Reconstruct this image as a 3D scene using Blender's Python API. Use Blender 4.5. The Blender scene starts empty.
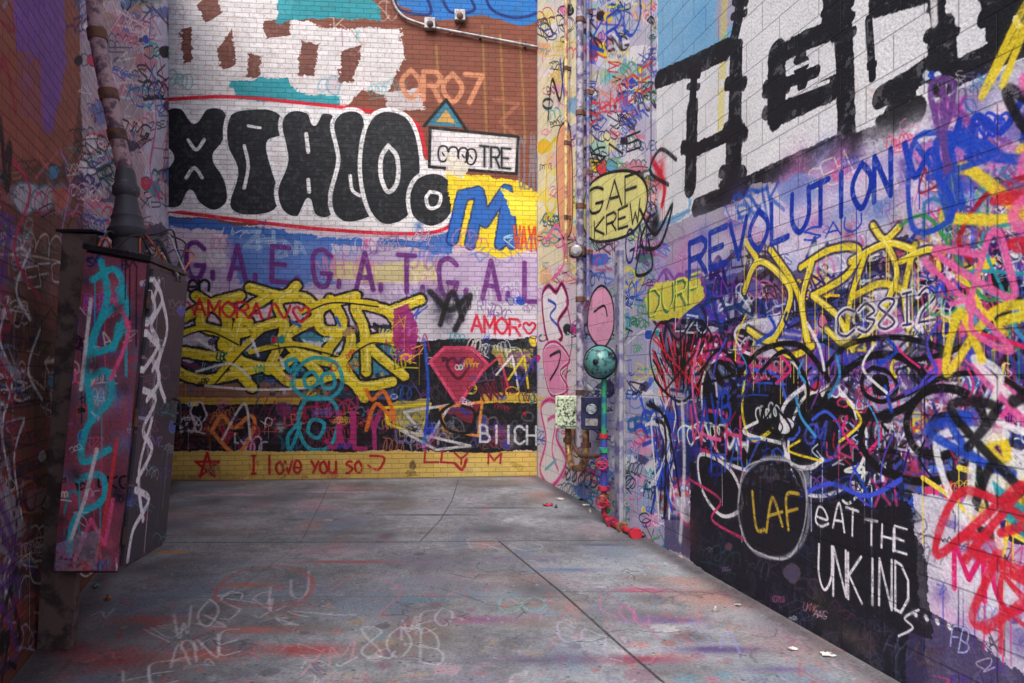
import bpy, bmesh, math, random
import numpy as np
from mathutils import Vector, Matrix
random.seed(31); rng=np.random.default_rng(7)
sc=bpy.context.scene
F=683.0; CX=512.0; HY=375.0; CH=1.6
# ---------------------------------------------------------------- surfaces
def nz(h,w,cell,r=None):
    gh=int(h/cell)+3; gw=int(w/cell)+3
    g=rng.random((gh,gw)).astype(np.float32)
    y=np.arange(h)/cell; x=np.arange(w)/cell
    yi=y.astype(int); xi=x.astype(int)
    fy=(y-yi)[:,None].astype(np.float32); fx=(x-xi)[None,:].astype(np.float32)
    fy=fy*fy*(3-2*fy); fx=fx*fx*(3-2*fx)
    a=g[yi][:,xi]; b=g[yi][:,xi+1]; c=g[yi+1][:,xi]; d=g[yi+1][:,xi+1]
    return (a*(1-fx)+b*fx)*(1-fy)+(c*(1-fx)+d*fx)*fy
class Surf:
    def __init__(s,o,U,V,W,H,res,base):
        s.o=np.array(o,float); s.U=np.array(U,float); s.V=np.array(V,float)
        s.U/=np.linalg.norm(s.U); s.V/=np.linalg.norm(s.V)
        s.n=np.cross(s.U,s.V); s.W=W; s.H=H; s.res=res
        s.w=int(W/res); s.h=int(H/res)
        s.C=np.zeros((s.h,s.w,3),np.float32); s.C[:]=np.array(base,np.float32)/255
        s.N=0.45*nz(s.h,s.w,0.05/res)+0.3*nz(s.h,s.w,0.016/res+1)+0.25*nz(s.h,s.w,1.6)
        s.L=0.6*nz(s.h,s.w,0.5/res)+0.4*nz(s.h,s.w,0.15/res)
    def uv(s,pts,off=0.0):
        p=np.asarray(pts,float).reshape(-1,2)
        r=np.stack([(p[:,0]-CX)/F,np.ones(len(p)),(HY-p[:,1])/F],1)
        c=np.array([0,0,CH]); o=s.o+s.n*off
        t=((o-c)@s.n)/(r@s.n)
        q=c+r*t[:,None]-o
        return np.stack([q@s.U,q@s.V],1), np.abs(t)/F
    def P(s,px,py,off=0.0):
        q,_=s.uv([(px,py)],off)
        return Vector(s.o+s.n*off+s.U*q[0,0]+s.V*q[0,1])
    def spray_uv(s,q,r,col,a=1.0,soft=.35,rough=.3):
        col=np.array(col,np.float32)/255; res=s.res
        q=q/res; r=max(r/res,.6); e=max(soft*r*2,1.0)
        halo=soft>=.22 and r>1.2; R=r+e+(r*1.6 if halo else 0)
        x0=max(int(q[:,0].min()-R)-1,0); x1=min(int(q[:,0].max()+R)+2,s.w)
        y0=max(int(q[:,1].min()-R)-1,0); y1=min(int(q[:,1].max()+R)+2,s.h)
        if x1<=x0 or y1<=y0: return
        M=np.full((y1-y0,x1-x0),1e9,np.float32)
        for i in range(len(q)-1 if len(q)>1 else 1):
            ax,ay=q[i]; bx,by=q[min(i+1,len(q)-1)]
            u0=max(int(min(ax,bx)-R)-1,x0); u1=min(int(max(ax,bx)+R)+2,x1)
            v0=max(int(min(ay,by)-R)-1,y0); v1=min(int(max(ay,by)+R)+2,y1)
            if u1<=u0 or v1<=v0: continue
            X=np.arange(u0,u1,dtype=np.float32)[None,:]-np.float32(ax); Y=np.arange(v0,v1,dtype=np.float32)[:,None]-np.float32(ay)
            dx=np.float32(bx-ax); dy=np.float32(by-ay); L=dx*dx+dy*dy+1e-6
            t=np.clip((X*dx+Y*dy)/L,0,1)
            D=(X-t*dx)**2+(Y-t*dy)**2
            sub=M[v0-y0:v1-y0,u0-x0:u1-x0]; np.minimum(sub,D,out=sub)
        D=np.sqrt(M); N=s.N[y0:y1,x0:x1]
        m=np.clip((r+e*.5-D+(N-.5)*r*rough*1.3)/e,0,1); m=m*m*(3-2*m)
        m*=a*(1-.3*(N>.62)*min(1,rough*4))*(.86+.28*s.L[y0:y1,x0:x1]).clip(0,1)
        if halo: m=np.maximum(m,a*.42*np.clip(N-.30,0,1)*np.clip(1-(D-r)/(r*1.5),0,1))
        m=m[...,None]
        sub=s.C[y0:y1,x0:x1]; sub*=(1-m); sub+=m*col
    def spray(s,pts,w,col,a=1.0,soft=.3,smooth=True,rough=.3,drip=0,close=False):
        p=[tuple(x) for x in pts]
        if close: p=p+[p[0]]
        if smooth and len(p)>2: p=cat(p,close)
        q,sc_=s.uv(p)
        s.spray_uv(q,float(np.mean(sc_))*w/2,col,a,soft,rough)
        for _ in range(drip):
            i=random.randrange(len(q)); l=random.uniform(.08,.5)
            s.spray_uv(np.array([q[i],q[i]+[random.uniform(-.004,.004),-l]]),max(.004,float(np.mean(sc_))*w*.09),col,a*.8,.2,.1)
    def poly(s,pts,col,a=1.0,rough=4,smooth=False,thr=0.0):
        p=[tuple(x) for x in pts]
        if smooth: p=cat(p+[p[0]],True)
        q,sc_=s.uv(p); rg=rough*float(np.mean(sc_))/s.res; q=q/s.res
        x0=max(int(q[:,0].min()-rg)-1,0); x1=min(int(q[:,0].max()+rg)+2,s.w)
        y0=max(int(q[:,1].min()-rg)-1,0); y1=min(int(q[:,1].max()+rg)+2,s.h)
        if x1<=x0 or y1<=y0: return
        N=s.N[y0:y1,x0:x1]
        X=np.arange(x0,x1)[None,:]+(N-.5)*2*rg; Y=np.arange(y0,y1)[:,None]+(s.L[y0:y1,x0:x1]-.5)*2*rg+(N-.5)*rg
        ins=np.zeros(X.shape,bool); n=len(q)
        for i in range(n):
            ax,ay=q[i]; bx,by=q[(i+1)%n]
            if ay==by: continue
            c=(Y>min(ay,by))&(Y<=max(ay,by))
            xx=ax+(Y-ay)*(bx-ax)/(by-ay)
            ins^=c&(X<xx)
        m=ins.astype(np.float32)*a
        if thr>0: m*=np.clip((s.L[y0:y1,x0:x1]*.5+N*.5-thr)*14,0,1)
        m*=(1-.14*(N>.6)); m=m[...,None]
        sub=s.C[y0:y1,x0:x1]; sub*=(1-m); sub+=m*(np.array(col,np.float32)/255)
    def mist(s,px,py,r,col,a=.6,ry=None):
        q,k=s.uv([(px,py)]); s.mist_uv(q[0,0],q[0,1],r*k[0],(ry or r)*k[0],col,a)
    def mist_uv(s,u,v,ru,rv,col,a):
        cx,cy=u/s.res,v/s.res; ru/=s.res; rv/=s.res
        x0=max(int(cx-2*ru),0); x1=min(int(cx+2*ru)+1,s.w); y0=max(int(cy-2*rv),0); y1=min(int(cy+2*rv)+1,s.h)
        if x1<=x0 or y1<=y0: return
        X=(np.arange(x0,x1)[None,:]-cx)/ru; Y=(np.arange(y0,y1)[:,None]-cy)/rv
        N=s.N[y0:y1,x0:x1]; L=s.L[y0:y1,x0:x1]
        m=(np.exp(-(X*X+Y*Y)*1.6)*a*(.5+1.0*L)*(.3+1.4*N)).clip(0,1)[...,None].astype(np.float32)
        sub=s.C[y0:y1,x0:x1]; sub*=(1-m); sub+=m*(np.array(col,np.float32)/255)
def cat(p,close=False,n=7):
    out=[]; m=len(p)
    for i in range(m-1):
        p1,p2=p[i],p[i+1]
        p0=p[i-1] if i>0 else (p[m-2] if close else p1)
        p3=p[i+2] if i+2<m else (p[1] if close else p2)
        for k in range(n):
            t=k/n
            out.append(tuple(.5*((2*p1[j])+(-p0[j]+p2[j])*t+(2*p0[j]-5*p1[j]+4*p2[j]-p3[j])*t*t+(-p0[j]+3*p1[j]-3*p2[j]+p3[j])*t**3) for j in range(2)))
    out.append(p[-1]); return out
G={'A':"00 26 40|12 32",'B':"00 06 26 35 33 03|33 42 41 30 00",'C':"~45 26 05 03 01 20 41",'D':"00 06 26 44 42 20 00",'E':"40 00 06 46|03 33",
'F':"00 06 46|03 33",'G':"~45 26 05 02 10 30 42|42 22",'H':"00 06|40 46|03 43",'I':"20 26",'1':"20 26|10 30|16 36",'J':"~46 41 20 01",'K':"00 06|46 03 40",'L':"06 00 40",
'M':"00 06 22 46 40",'N':"00 06 40 46",'O':"~26 04 02 20 42 44 26",'P':"00 06 36 45 44 33 03",'R':"00 06 36 45 44 33 03|23 40",'S':"~45 26 05 14 32 41 20 01",
'T':"06 46|26 20",'U':"~06 02 20 42 46",'V':"06 20 46",'W':"06 10 23 30 46",'X':"06 40|00 46",'Y':"06 23 46|23 20",'Z':"06 46 00 40",'0':"~26 04 02 20 42 44 26",
'7':"06 46 10",'2':"~05 26 44 12 00|00 40",'.':"10 11",'e':"~02 42 34 14 01 20 41",'l':"16 10",'o':"~24 03 01 20 41 33 24",'v':"04 20 44",'y':"04 22|44 10",
'u':"~04 01 20 41|44 40",'s':"~34 14 03 32 31 10 00",'n':"04 00|~03 24 43 40",'a':"~33 14 02 10 31 34|34 30",'i':"20 24",'*':"~20 04 15 24 35 44 20",
'r':"04 00|~02 14 34",'3':"~05 26 44 23 42 20 01",'8':"~23 05 26 45 23 01 20 41 23",' ':""}
def text(S,t,x0,y0,x1,y1,h0,h1,col,w,a=1,soft=.3,jit=.25,slant=0,drip=0,up=(0,-1),sp=5.0,out=None,sm_all=False):
    n=len(t)
    for i,ch in enumerate(t):
        jx=random.uniform(-jit,jit); jy=random.uniform(-jit,jit)*.8
        for sub in G.get(ch,"").split('|'):
            sub=sub.strip()
            if not sub: continue
            sm=sub[0]=='~' or sm_all; sub=sub.lstrip('~'); pts=[]
            for tok in sub.split():
                gx=int(tok[0])+random.uniform(-jit,jit)*.5+jx; gy=int(tok[1])+random.uniform(-jit,jit)*.5+jy
                f=(i*sp+gx+gy*slant)/(n*sp-(sp-4)); h=(h0+(h1-h0)*f)/6
                pts.append((x0+(x1-x0)*f+up[0]*gy*h,y0+(y1-y0)*f+up[1]*gy*h))
            if out: S.spray(pts,w+out[1],out[0],a,soft,smooth=sm)
            S.spray(pts,w,col,a,soft,smooth=sm,drip=drip if random.random()<.4 else 0)
def rotp(p,cx,cy,an): return (cx+p[0]*math.cos(an)-p[1]*math.sin(an),cy+p[0]*math.sin(an)+p[1]*math.cos(an))
LET="ABCEFGHKLMNORSTUVXYZ"
def tag(S,cx,cy,s,col,lw,a=.95,soft=.3,kind=None,pal=None,slope=0):
    k=kind if kind is not None else random.random()
    an=slope+random.gauss(0,.28)
    if k<.30:
        n=random.randint(3,6); pts=[]; w=s*random.uniform(1.2,2.2); ph=random.uniform(0,6)
        amp=[random.uniform(.25,.7)*s for _ in range(n+1)]; lo=random.uniform(.15,.5)
        for i in range(n*6):
            t=i/(n*6); q=ph+t*n*2*math.pi; A_=amp[int(t*n)]
            pts.append(rotp(((t-.5)*w+lo*A_*math.cos(q),A_*math.sin(q)*.75+random.uniform(-.08,.08)*s),cx,cy,an))
        S.spray(pts,lw,col,a,soft,drip=random.choice([0,0,0,1]))
        if random.random()<.5: S.spray([rotp((-w*.5,s*.5),cx,cy,an),rotp((0,s*.42),cx,cy,an),rotp((w*.6,s*.55),cx,cy,an)],lw*.9,col,a,soft)
    elif k<.58:
        n=random.randint(2,4); t=''.join(random.choice(LET) for _ in range(n)); w=s*random.uniform(.45,.7)*n; h=s*random.uniform(.7,1.2)
        p0=rotp((-w/2,h/2),cx,cy,an); p1=rotp((w/2,h/2),cx,cy,an)
        out=None
        if random.random()<.3 and pal: out=(random.choice(pal),lw*random.uniform(.6,1.2))
        text(S,t,*p0,*p1,h,h*random.uniform(.8,1.3),col,lw,a,soft,jit=random.uniform(.3,.7),up=(math.sin(an),-math.cos(an)),sp=random.uniform(3.4,4.8),out=out,sm_all=random.random()<.6,drip=random.choice([0,0,1]))
    elif k<.80:
        pts=[(cx+random.uniform(-.9,.9)*s,cy+random.uniform(-.8,.8)*s) for _ in range(random.randint(4,7))]
        S.spray(pts,lw*1.1,col,a,soft,smooth=random.random()<.6,drip=random.choice([0,0,1,2]))
    elif k<.86:
        for j in range(random.randint(1,3)):
            x=cx+(j-.8)*s*.6; r=s*random.uniform(.3,.5); m=random.randint(6,8); ph=random.random()*6
            p=[(x+r*random.uniform(.7,1.2)*math.cos(ph+i*6.283/m),cy+r*random.uniform(.8,1.5)*math.sin(ph+i*6.283/m)) for i in range(m)]
            if pal and random.random()<.8: S.poly(p,random.choice(pal),.95,1,smooth=True)
            S.spray(p,lw,col,a,.2,close=True)
    elif k<.92:
        r=s*random.uniform(.3,.6); m=random.randint(8,16); e=random.uniform(.7,1.3); ph=random.random()*6
        S.spray([(cx+r*(1-.3*i/m)*math.cos(ph+i*.75),cy+e*r*(1-.3*i/m)*math.sin(ph+i*.75)) for i in range(m)],lw,col,a,soft)
    elif k<.94:
        p=[(-.6,.4),(-.65,-.4),(-.25,.05),(0,-.5),(.25,.05),(.65,-.4),(.6,.4)]
        S.spray([rotp((x*s*.7,y*s*.7),cx,cy,an) for x,y in p],lw,col,a,soft,smooth=False,close=True)
    else: S.mist(cx,cy,s*.5,col,.7)
def many(S,n,x0,y0,x1,y1,pal,s0=15,s1=45,a=.9,inside=None,l=(.05,.12),slope=0):
    for _ in range(n):
        x=random.uniform(x0,x1); y=random.uniform(y0,y1)
        if inside and not inside(x,y): continue
        s=random.uniform(s0,s1); c=random.choice(pal); c=tuple(max(0,min(255,v+random.uniform(-18,18))) for v in c)
        tag(S,x,y,s,c,max(1.1,s*random.uniform(*l)),a*random.uniform(.7,1),random.choice([.12,.25,.4,.7]),pal=pal,slope=slope)
def patches(S,n,x0,y0,x1,y1,pal,s0,s1,a=.9,thr=.2,inside=None):
    for _ in range(n):
        x=random.uniform(x0,x1); y=random.uniform(y0,y1)
        if inside and not inside(x,y): continue
        s=random.uniform(s0,s1); m=7; p=[(x+s*random.uniform(.5,1.3)*math.cos(i*6.283/m),y+s*random.uniform(.4,1)*math.sin(i*6.283/m)) for i in range(m)]
        S.poly(p,random.choice(pal),a*random.uniform(.7,1),s*.2,thr=thr*random.uniform(0,1.6))
def heart(S,x,y,s,col,w,fill=None,drip=0):
    p=[(x,y+s),(x-s*.9,y),(x-s*.95,y-s*.6),(x-s*.45,y-s*.85),(x,y-s*.4),(x+s*.45,y-s*.85),(x+s*.95,y-s*.6),(x+s*.9,y)]
    if fill: S.poly(p,fill,1,1,smooth=True)
    S.spray(p,w,col,1,.3,close=True,drip=drip)
def bold(S,strokes,w,col,oc,ow=4,oc2=None,smooth=False):
    if oc2:
        for st in strokes: S.spray(st,w+ow*2+3,oc2,1,.15,smooth=smooth)
    for st in strokes: S.spray(st,w+ow,oc,1,.12,smooth=smooth)
    for st in strokes: S.spray(st,w,col,1,.12,smooth=smooth)
A=np.array([-5.186,10.315]); B=np.array([0.396,10.82])
Rn=np.array([2.02,3.55]); dr=(Rn-B)/np.linalg.norm(Rn-B); LR=11.2
Ln=np.array([-2.67,3.7]); dl=(A-Ln)/np.linalg.norm(A-Ln); LL=9.6; L0=A-dl*LL
HW=7.8
def wsurf(p,d,L,res,base): return Surf((p[0],p[1],0),(d[0],d[1],0),(0,0,1),L,HW,res,base)
db=(B-A); LB=float(np.linalg.norm(db)); db/=LB
WB=wsurf(A,db,LB,.006,(122,70,56))
WR=wsurf(B,dr,LR,.004,(170,166,180))
WL=wsurf(L0,dl,LL,.006,(110,70,60))
FL=Surf((-7,-1,0.0),(1,0,0),(0,1,0),11,13,.006,(132,134,140))
BLK=(18,17,22); WHT=(232,230,234); RED=(205,28,50); BLU=(28,66,185); NAV=(24,30,105); YEL=(240,212,45); PNK=(235,100,165); MAG=(205,35,125)
PUR=(100,62,135); LAV=(188,182,208); TEA=(30,150,165); SKY=(80,170,225); GRN=(45,145,75); ORG=(235,120,45)
# ================================================================ BACK WALL
S=WB
S.poly([(150,-60),(560,-60),(560,500),(150,500)],(130,72,56),.8,0,thr=.3)
S.poly([(150,225),(560,225),(560,500),(150,500)],(210,195,212),1,3)
S.poly([(165,-20),(300,-20),(290,20),(330,30),(400,30),(405,60),(385,95),(360,90),(340,112),(165,102)],(222,217,219),1,5,thr=.12)
many(S,10,175,0,395,100,[(200,190,198),(150,100,88),(225,222,228),(90,160,175)],10,24,.6)
HB=(108,58,48)
for p in [[(196,5),(214,-10),(222,14),(205,22)],[(216,50),(232,28),(236,62),(222,70)],[(262,20),(292,16),(290,34),(266,38)],[(300,40),(318,44),(314,76),(298,74)],[(340,50),(362,46),(352,84),(338,80)],[(180,30),(190,26),(192,60),(184,62)],[(248,52),(262,56),(258,80),(246,76)]]:
    S.poly(p,HB,.95,4,thr=.1)
S.poly([(278,-10),(340,-10),(375,4),(384,22),(330,20),(276,22)],TEA,.95,4,thr=.1)
S.poly([(228,82),(286,78),(296,92),(340,96),(338,114),(240,106)],TEA,.95,4,thr=.1)
S.poly([(380,-10),(548,-20),(548,18),(520,26),(480,14),(440,22),(404,8)],(25,115,200),.95,4)
for p in [[(392,-6),(400,10),(430,14),(424,-8)],[(440,-8),(450,12),(474,10),(466,-8)],[(484,-8),(492,10),(516,18),(540,10),(530,-8)]]: S.spray(p,3,(14,40,110),1)
S.poly([(385,92),(420,88),(424,112),(386,112)],(205,200,205),.9,4,thr=.2)
for x in (520,482,500,436): S.spray([(x,50+random.uniform(-30,10)),(x+3,100),(x+5,130+random.uniform(0,40))],2.4,(170,145,65),.5)
text(S,"0R07",402,98,482,104,28,28,(210,140,105),5,1,.3,jit=.12); S.spray([(494,100),(518,104),(500,122),(518,136)],4,(170,110,84),.6,smooth=False)
S.poly([(424,125),(446,100),(466,128)],(45,130,160),.9,2); S.spray([(424,126),(446,100),(466,130)],3,BLK,1,smooth=False); S.poly([(436,122),(446,110),(456,124)],(220,160,80),.9,1)
# throw-up with fat joined bubble letters
S.poly([(160,104),(230,100),(330,104),(412,126),(424,160),(450,172),(460,205),(448,230),(420,236),(330,232),(250,222),(160,216)],(232,228,231),1,2)
S.spray([(160,100),(230,97),(300,103),(360,110),(414,122),(428,158),(454,172),(462,205),(450,226),(415,234),(330,230),(255,222),(160,210)],3.5,(215,25,50),1,.3)
BL=(30,33,40); W2=(240,238,241)
fat=[[(158,120),(168,108),(182,108),(194,122),(206,108),(222,108),(230,122),(224,142),(214,158),(226,180),(228,202),(214,212),(198,204),(190,192),(180,208),(162,206),(158,180),(172,158),(160,142)],
 [(226,122),(236,110),(268,108),(284,118),(282,136),(268,144),(274,172),(282,198),(270,214),(240,216),(228,204),(236,172),(226,146)],
 [(280,124),(290,110),(308,112),(314,124),(322,112),(336,118),(338,150),(342,196),(330,218),(314,216),(308,200),(298,218),(282,212),(276,190),(286,160)],
 [(332,124),(346,110),(364,116),(366,150),(364,178),(378,190),(376,214),(350,224),(334,216),(330,196),(338,160)],
 [(362,140),(372,116),(390,110),(410,120),(420,150),(420,190),(408,218),(384,226),(368,210),(360,176)],
 [(408,196),(416,178),(434,172),(450,180),(456,200),(448,220),(430,228),(412,218)]]
for p in fat: S.poly(p,BL,1,.3,smooth=True); S.spray(p,4.2,W2,1,.1,close=True)
for st,w in [([(188,140),(196,150),(204,140)],3.5),([(186,178),(194,168),(202,178)],3.5),([(244,146),(248,166),(244,188)],3.5),([(260,128),(248,126)],3),([(306,134),(308,152)],4),([(308,180),(309,192)],4),
    ([(350,176),(352,190),(360,196)],3.5),([(388,146),(397,158),(397,182),(388,192),(381,178),(381,158),(388,146)],4.5),([(430,192),(440,195),(438,206),(429,208),(426,198),(430,192)],3.5)]:
    S.spray(st,w,W2,1,.12)
# panel with small letters
S.poly([(430,128),(518,137),(516,174),(429,167)],(222,218,222),1,1)
S.spray([(430,128),(518,137),(516,174),(429,167)],3,BLK,1,smooth=False,close=True)
for i,x in enumerate((443,453,463,471)):
    S.spray([(x-5,154+i),(x-3,147+i),(x+3,147+i),(x+5,154+i),(x+2,161+i),(x-3,161+i)],1.8,BLK,1,close=True); S.spray([(x-1,153+i),(x+1,156+i)],1.4,BLK)
text(S,"TRE",480,166,510,169,20,20,(160,162,170),4,1,jit=.1); text(S,"TRE",480,166,510,169,20,20,BLK,1.8,1,jit=.05)
S.poly([(160,216),(250,226),(330,238),(420,242),(452,230),(452,262),(330,262),(240,262),(160,250)],(55,105,190),.95,4)
S.poly([(160,228),(250,238),(430,250),(430,262),(160,244)],(215,195,212),.9,3,thr=.25)
many(S,14,170,226,440,255,[(60,110,190),(220,205,220),(225,120,160),(90,60,140)],7,16,.8)
S.poly([(446,168),(470,175),(520,182),(544,196),(542,250),(500,256),(455,246)],YEL,1,3)
bold(S,[[(452,240),(462,196),(478,192),(484,222),(506,190),(512,244)],[(470,244),(480,200)],[(500,244),(506,206)]],10,(40,105,195),(20,40,110),3)
S.poly([(446,150),(470,165),(462,180),(446,172)],(228,220,205),.9,2)
S.poly([(500,188),(540,204),(540,222),(512,216)],(245,225,70),1,2)
text(S,"WAYU",514,248,541,252,22,24,(220,80,40),2.4,jit=.15); text(S,"CLANS",519,188,543,190,50,60,(120,120,135),2,.8,.3)
# band 250-300
S.poly([(160,246),(545,258),(545,312),(160,300)],(190,170,205),1,4)
S.poly([(225,236),(330,240),(335,285),(240,285)],(75,120,200),.85,6,thr=.15)
S.poly([(170,228),(222,232),(225,268),(170,262)],(230,208,222),.9,4)
S.poly([(330,262),(440,264),(440,282),(330,280)],(225,212,125),.7,5,thr=.25)
many(S,40,170,240,540,300,[LAV,(215,130,175),(90,130,210),WHT,(140,100,170)],8,22,.7)
text(S,"G.A.E.G.A.T.G.A.L",187,276,541,302,34,38,(112,50,132),5,1,.3,jit=.12,drip=1)
# band 295-345
S.poly([(160,292),(330,294),(340,325),(300,330),(160,330)],(230,204,214),1,4)
S.poly([(330,300),(395,302),(395,345),(330,345)],(218,198,222),.9,4)
S.poly([(395,302),(545,304),(545,342),(395,345)],(214,208,220),1,4)
many(S,10,395,292,545,318,[(120,90,150),(150,150,165),BLU,BLK],7,14,.8)
S.mist(445,310,16,(60,60,80),.9,22); S.spray([(430,292),(450,310),(470,296),(455,330)],6,BLK,.9,.5); S.spray([(440,325),(452,292),(462,320)],5,BLK,.9,.5)
text(S,"en",188,292,209,290,16,16,BLK,2.6)
text(S,"AMOR",471,331,520,336,16,16,(215,40,65),2.6,jit=.15); heart(S,529,328,6,(215,40,65),2.2)
# band 330-452 mostly dark
S.poly([(160,326),(400,326),(400,400),(160,400)],(44,56,76),1,4)
S.poly([(165,330),(260,330),(250,350),(175,362)],(210,200,210),1,5)
S.poly([(300,330),(395,335),(390,378),(300,372)],(70,150,175),.9,6,thr=.2)
S.poly([(300,340),(350,345),(330,372)],(225,220,225),.9,4)
S.poly([(395,340),(545,338),(545,452),(395,452)],(22,22,28),1,3)
S.poly([(172,380),(330,384),(330,400),(172,398)],(190,120,80),.7,5,thr=.35)
S.poly([(490,345),(535,350),(530,372),(500,368)],(210,195,95),.7,4,thr=.3)
S.poly([(172,398),(400,400),(400,452),(172,452)],(34,24,34),1,3)
S.poly([(172,410),(232,410),(232,450),(172,450)],(120,64,58),.8,5,thr=.4)
S.poly([(172,397),(300,398),(300,404),(172,404)],(210,170,62),.9,2,thr=.3); S.poly([(480,394),(545,394),(545,403),(480,404)],(214,182,62),.95,2,thr=.2)
many(S,30,175,328,400,400,[BLK,(60,100,180),(170,40,100),WHT,(40,140,155),(235,200,60)],9,22,.9)
# yellow wildstyle: filled slashing interlocked letters
Y=[[(240,296),(208,306),(202,326),(230,336),(224,356),(182,352)],[(182,318),(216,306),(248,322)],[(266,298),(242,316),(236,356),(272,368),(292,358)],[(238,334),(280,322)],
   [(268,370),(284,330),(278,302),(304,298),(316,318),(286,338),(318,372)],[(356,296),(322,308),(322,330),(350,334),(340,362),(302,354)],[(366,372),(364,330),(356,306),(388,312),(396,334),(368,344),(404,376)],
   [(180,352),(172,366),(204,380),(258,368)],[(272,368),(296,384),(336,374)],[(336,370),(360,386),(392,382)],[(388,312),(420,300)],[(250,288),(282,296),(296,286)],[(224,356),(252,388)],[(340,362),(364,398)],[(196,296),(226,318),(222,346)],[(330,300),(342,324),(326,352)]]
bold(S,Y,10,(243,216,50),(22,22,32),4.5,smooth=True)
for st in Y[:12]: S.spray([(x+1.5,y-2.5) for x,y in st],1.6,(255,244,160),.8)
for st in [[(176,336),(204,328),(236,342)],[(250,352),(290,344),(330,352)],[(300,312),(330,300),(376,304)],[(212,382),(240,350),(262,330)],[(350,352),(372,340),(404,348)]]: S.spray(st,5,YEL,1,.15); S.spray([(x+2,y+3) for x,y in st],1.6,(24,24,34),.9)
for st in [[(198,340),(214,350)],[(252,340),(258,356)],[(292,322),(300,326)],[(336,318),(340,326)],[(374,324),(384,330)],[(280,358),(284,368)]]: S.spray(st,3,random.choice([(24,24,34),(60,110,190),WHT]),1)
S.spray([(196,372),(230,364),(250,378)],2.6,WHT,.9); S.spray([(205,386),(260,390),(310,388)],2.4,(240,235,235),.9)
text(S,"AMORA",194,315,262,319,16,15,(225,40,55),2.6,jit=.15); S.spray([(268,318),(274,304),(284,318),(290,306)],2.4,(225,40,55)); heart(S,301,314,8,(225,40,55),2.6); S.spray([(178,322),(186,302),(196,316)],2,(200,30,60),.8)
S.poly([(394,310),(408,304),(418,330),(414,360),(400,364),(392,340)],(165,38,125),.9,2)
many(S,6,394,312,418,362,[(235,90,165),(70,20,90),YEL],7,14)
many(S,26,395,340,540,398,[(70,70,85),WHT,(180,45,75),YEL,(110,65,150),BLK],9,20,.9)
S.poly([(432,362),(444,350),(470,350),(484,364),(458,402)],(165,52,80),1,1); heart(S,458,368,11,(90,20,50),3); S.spray([(430,362),(444,348),(472,348),(487,364),(458,405)],3.5,(225,75,115),1,.3,smooth=False,close=True)
for i in range(4): S.spray([(484+i*12,370+i*5),(500+i*12,356),(508+i*10,388)],2.2,[(215,60,95),WHT,YEL,(60,60,170)][i],.9,smooth=False)
many(S,50,175,406,400,448,[(170,42,100),(100,45,120),(40,130,155),(215,60,75),(130,30,65),BLK,WHT,(220,130,70)],9,22,.85)
for p in [[(300,366),(316,358),(336,364),(342,384),(330,398),(306,398),(292,384)],[(306,400),(330,400),(338,418),(330,446),(308,448),(298,424)],[(304,378),(312,372),(318,382),(308,388)],[(322,376),(332,374),(334,386),(324,388)],[(290,372),(286,362),(296,360)],[(300,424),(288,436),(290,450)],[(312,420),(324,424),(318,438),(308,432)]]:
    S.spray(p,3.8,(50,172,190),1,.25,close=True,drip=1)
S.spray([(212,430),(222,416),(234,428),(250,416),(254,428),(236,454),(212,432)],4,(235,140,75),1,.3); S.spray([(222,440),(244,404),(250,440)],2.4,WHT,.9)
text(S,"JULY",326,447,380,450,34,38,(190,50,120),4.5,.95)
S.poly([(392,402),(430,398),(420,432),(384,420)],(210,190,85),.8,3); S.poly([(440,408),(482,402),(470,424)],(150,40,60),.8,3)
many(S,22,400,404,540,448,[(100,100,108),(170,165,170),(205,160,60),(150,40,75),(70,60,140)],9,20,.85)
for i,p in enumerate([[(384,408),(430,404),(420,436),(388,424)],[(404,412),(428,440),(450,405)],[(440,408),(482,402),(478,436),(444,430)],[(400,430),(436,450),(470,446)]]):
    S.spray(p,2.8,[YEL,(210,205,210),(225,145,60),(210,205,210)][i],1,.25,smooth=False,close=True)
S.spray([(366,390),(372,400),(384,392),(394,420),(376,404),(366,430)],4,ORG,1,.3)
S.spray([(424,340),(428,390),(424,446)],3,(45,85,210),.9); S.mist(430,430,9,(40,60,200),.8)
text(S,"BIICH",480,442,536,445,17,18,(205,208,212),2.4,jit=.15)
S.spray([(452,404),(440,414),(448,430),(470,432),(474,412),(462,406)],3,BLK,1)
many(S,50,168,326,540,448,[BLK,RED,BLU,WHT,PUR,YEL,TEA,(220,120,160)],4,9,.75)
S.poly([(150,452),(560,452),(560,510),(150,510)],(222,186,96),1,2)
S.mist(300,474,120,(196,160,86),.6,8); S.mist(480,470,60,(232,212,135),.6,10); S.mist(200,478,40,(150,120,76),.6,5)
text(S,"1 love you so",250,474,362,473,18,17,(190,30,42),2.4,jit=.15)
for a_ in range(5):
    th=a_*2*math.pi/5*2-math.pi/2; th2=(a_+1)*2*math.pi/5*2-math.pi/2
    S.spray([(207+12*math.cos(th),466+13*math.sin(th)),(207+12*math.cos(th2),466+13*math.sin(th2))],2.6,(195,30,40),1,smooth=False)
S.spray([(370,456),(384,458),(378,470),(368,466)],2.4,(190,30,50)); text(S,"LLY M",424,463,500,464,12,10,(180,35,55),2,jit=.5); S.spray([(455,464),(462,470),(466,460)],3,(180,30,50),1)
many(S,16,180,462,530,480,[(175,135,62),(130,95,60),(205,175,115),(190,60,50)],4,8,.7)
S.spray([(165,481),(300,481.5),(540,477)],3,(100,80,66),.7,.8)
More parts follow.
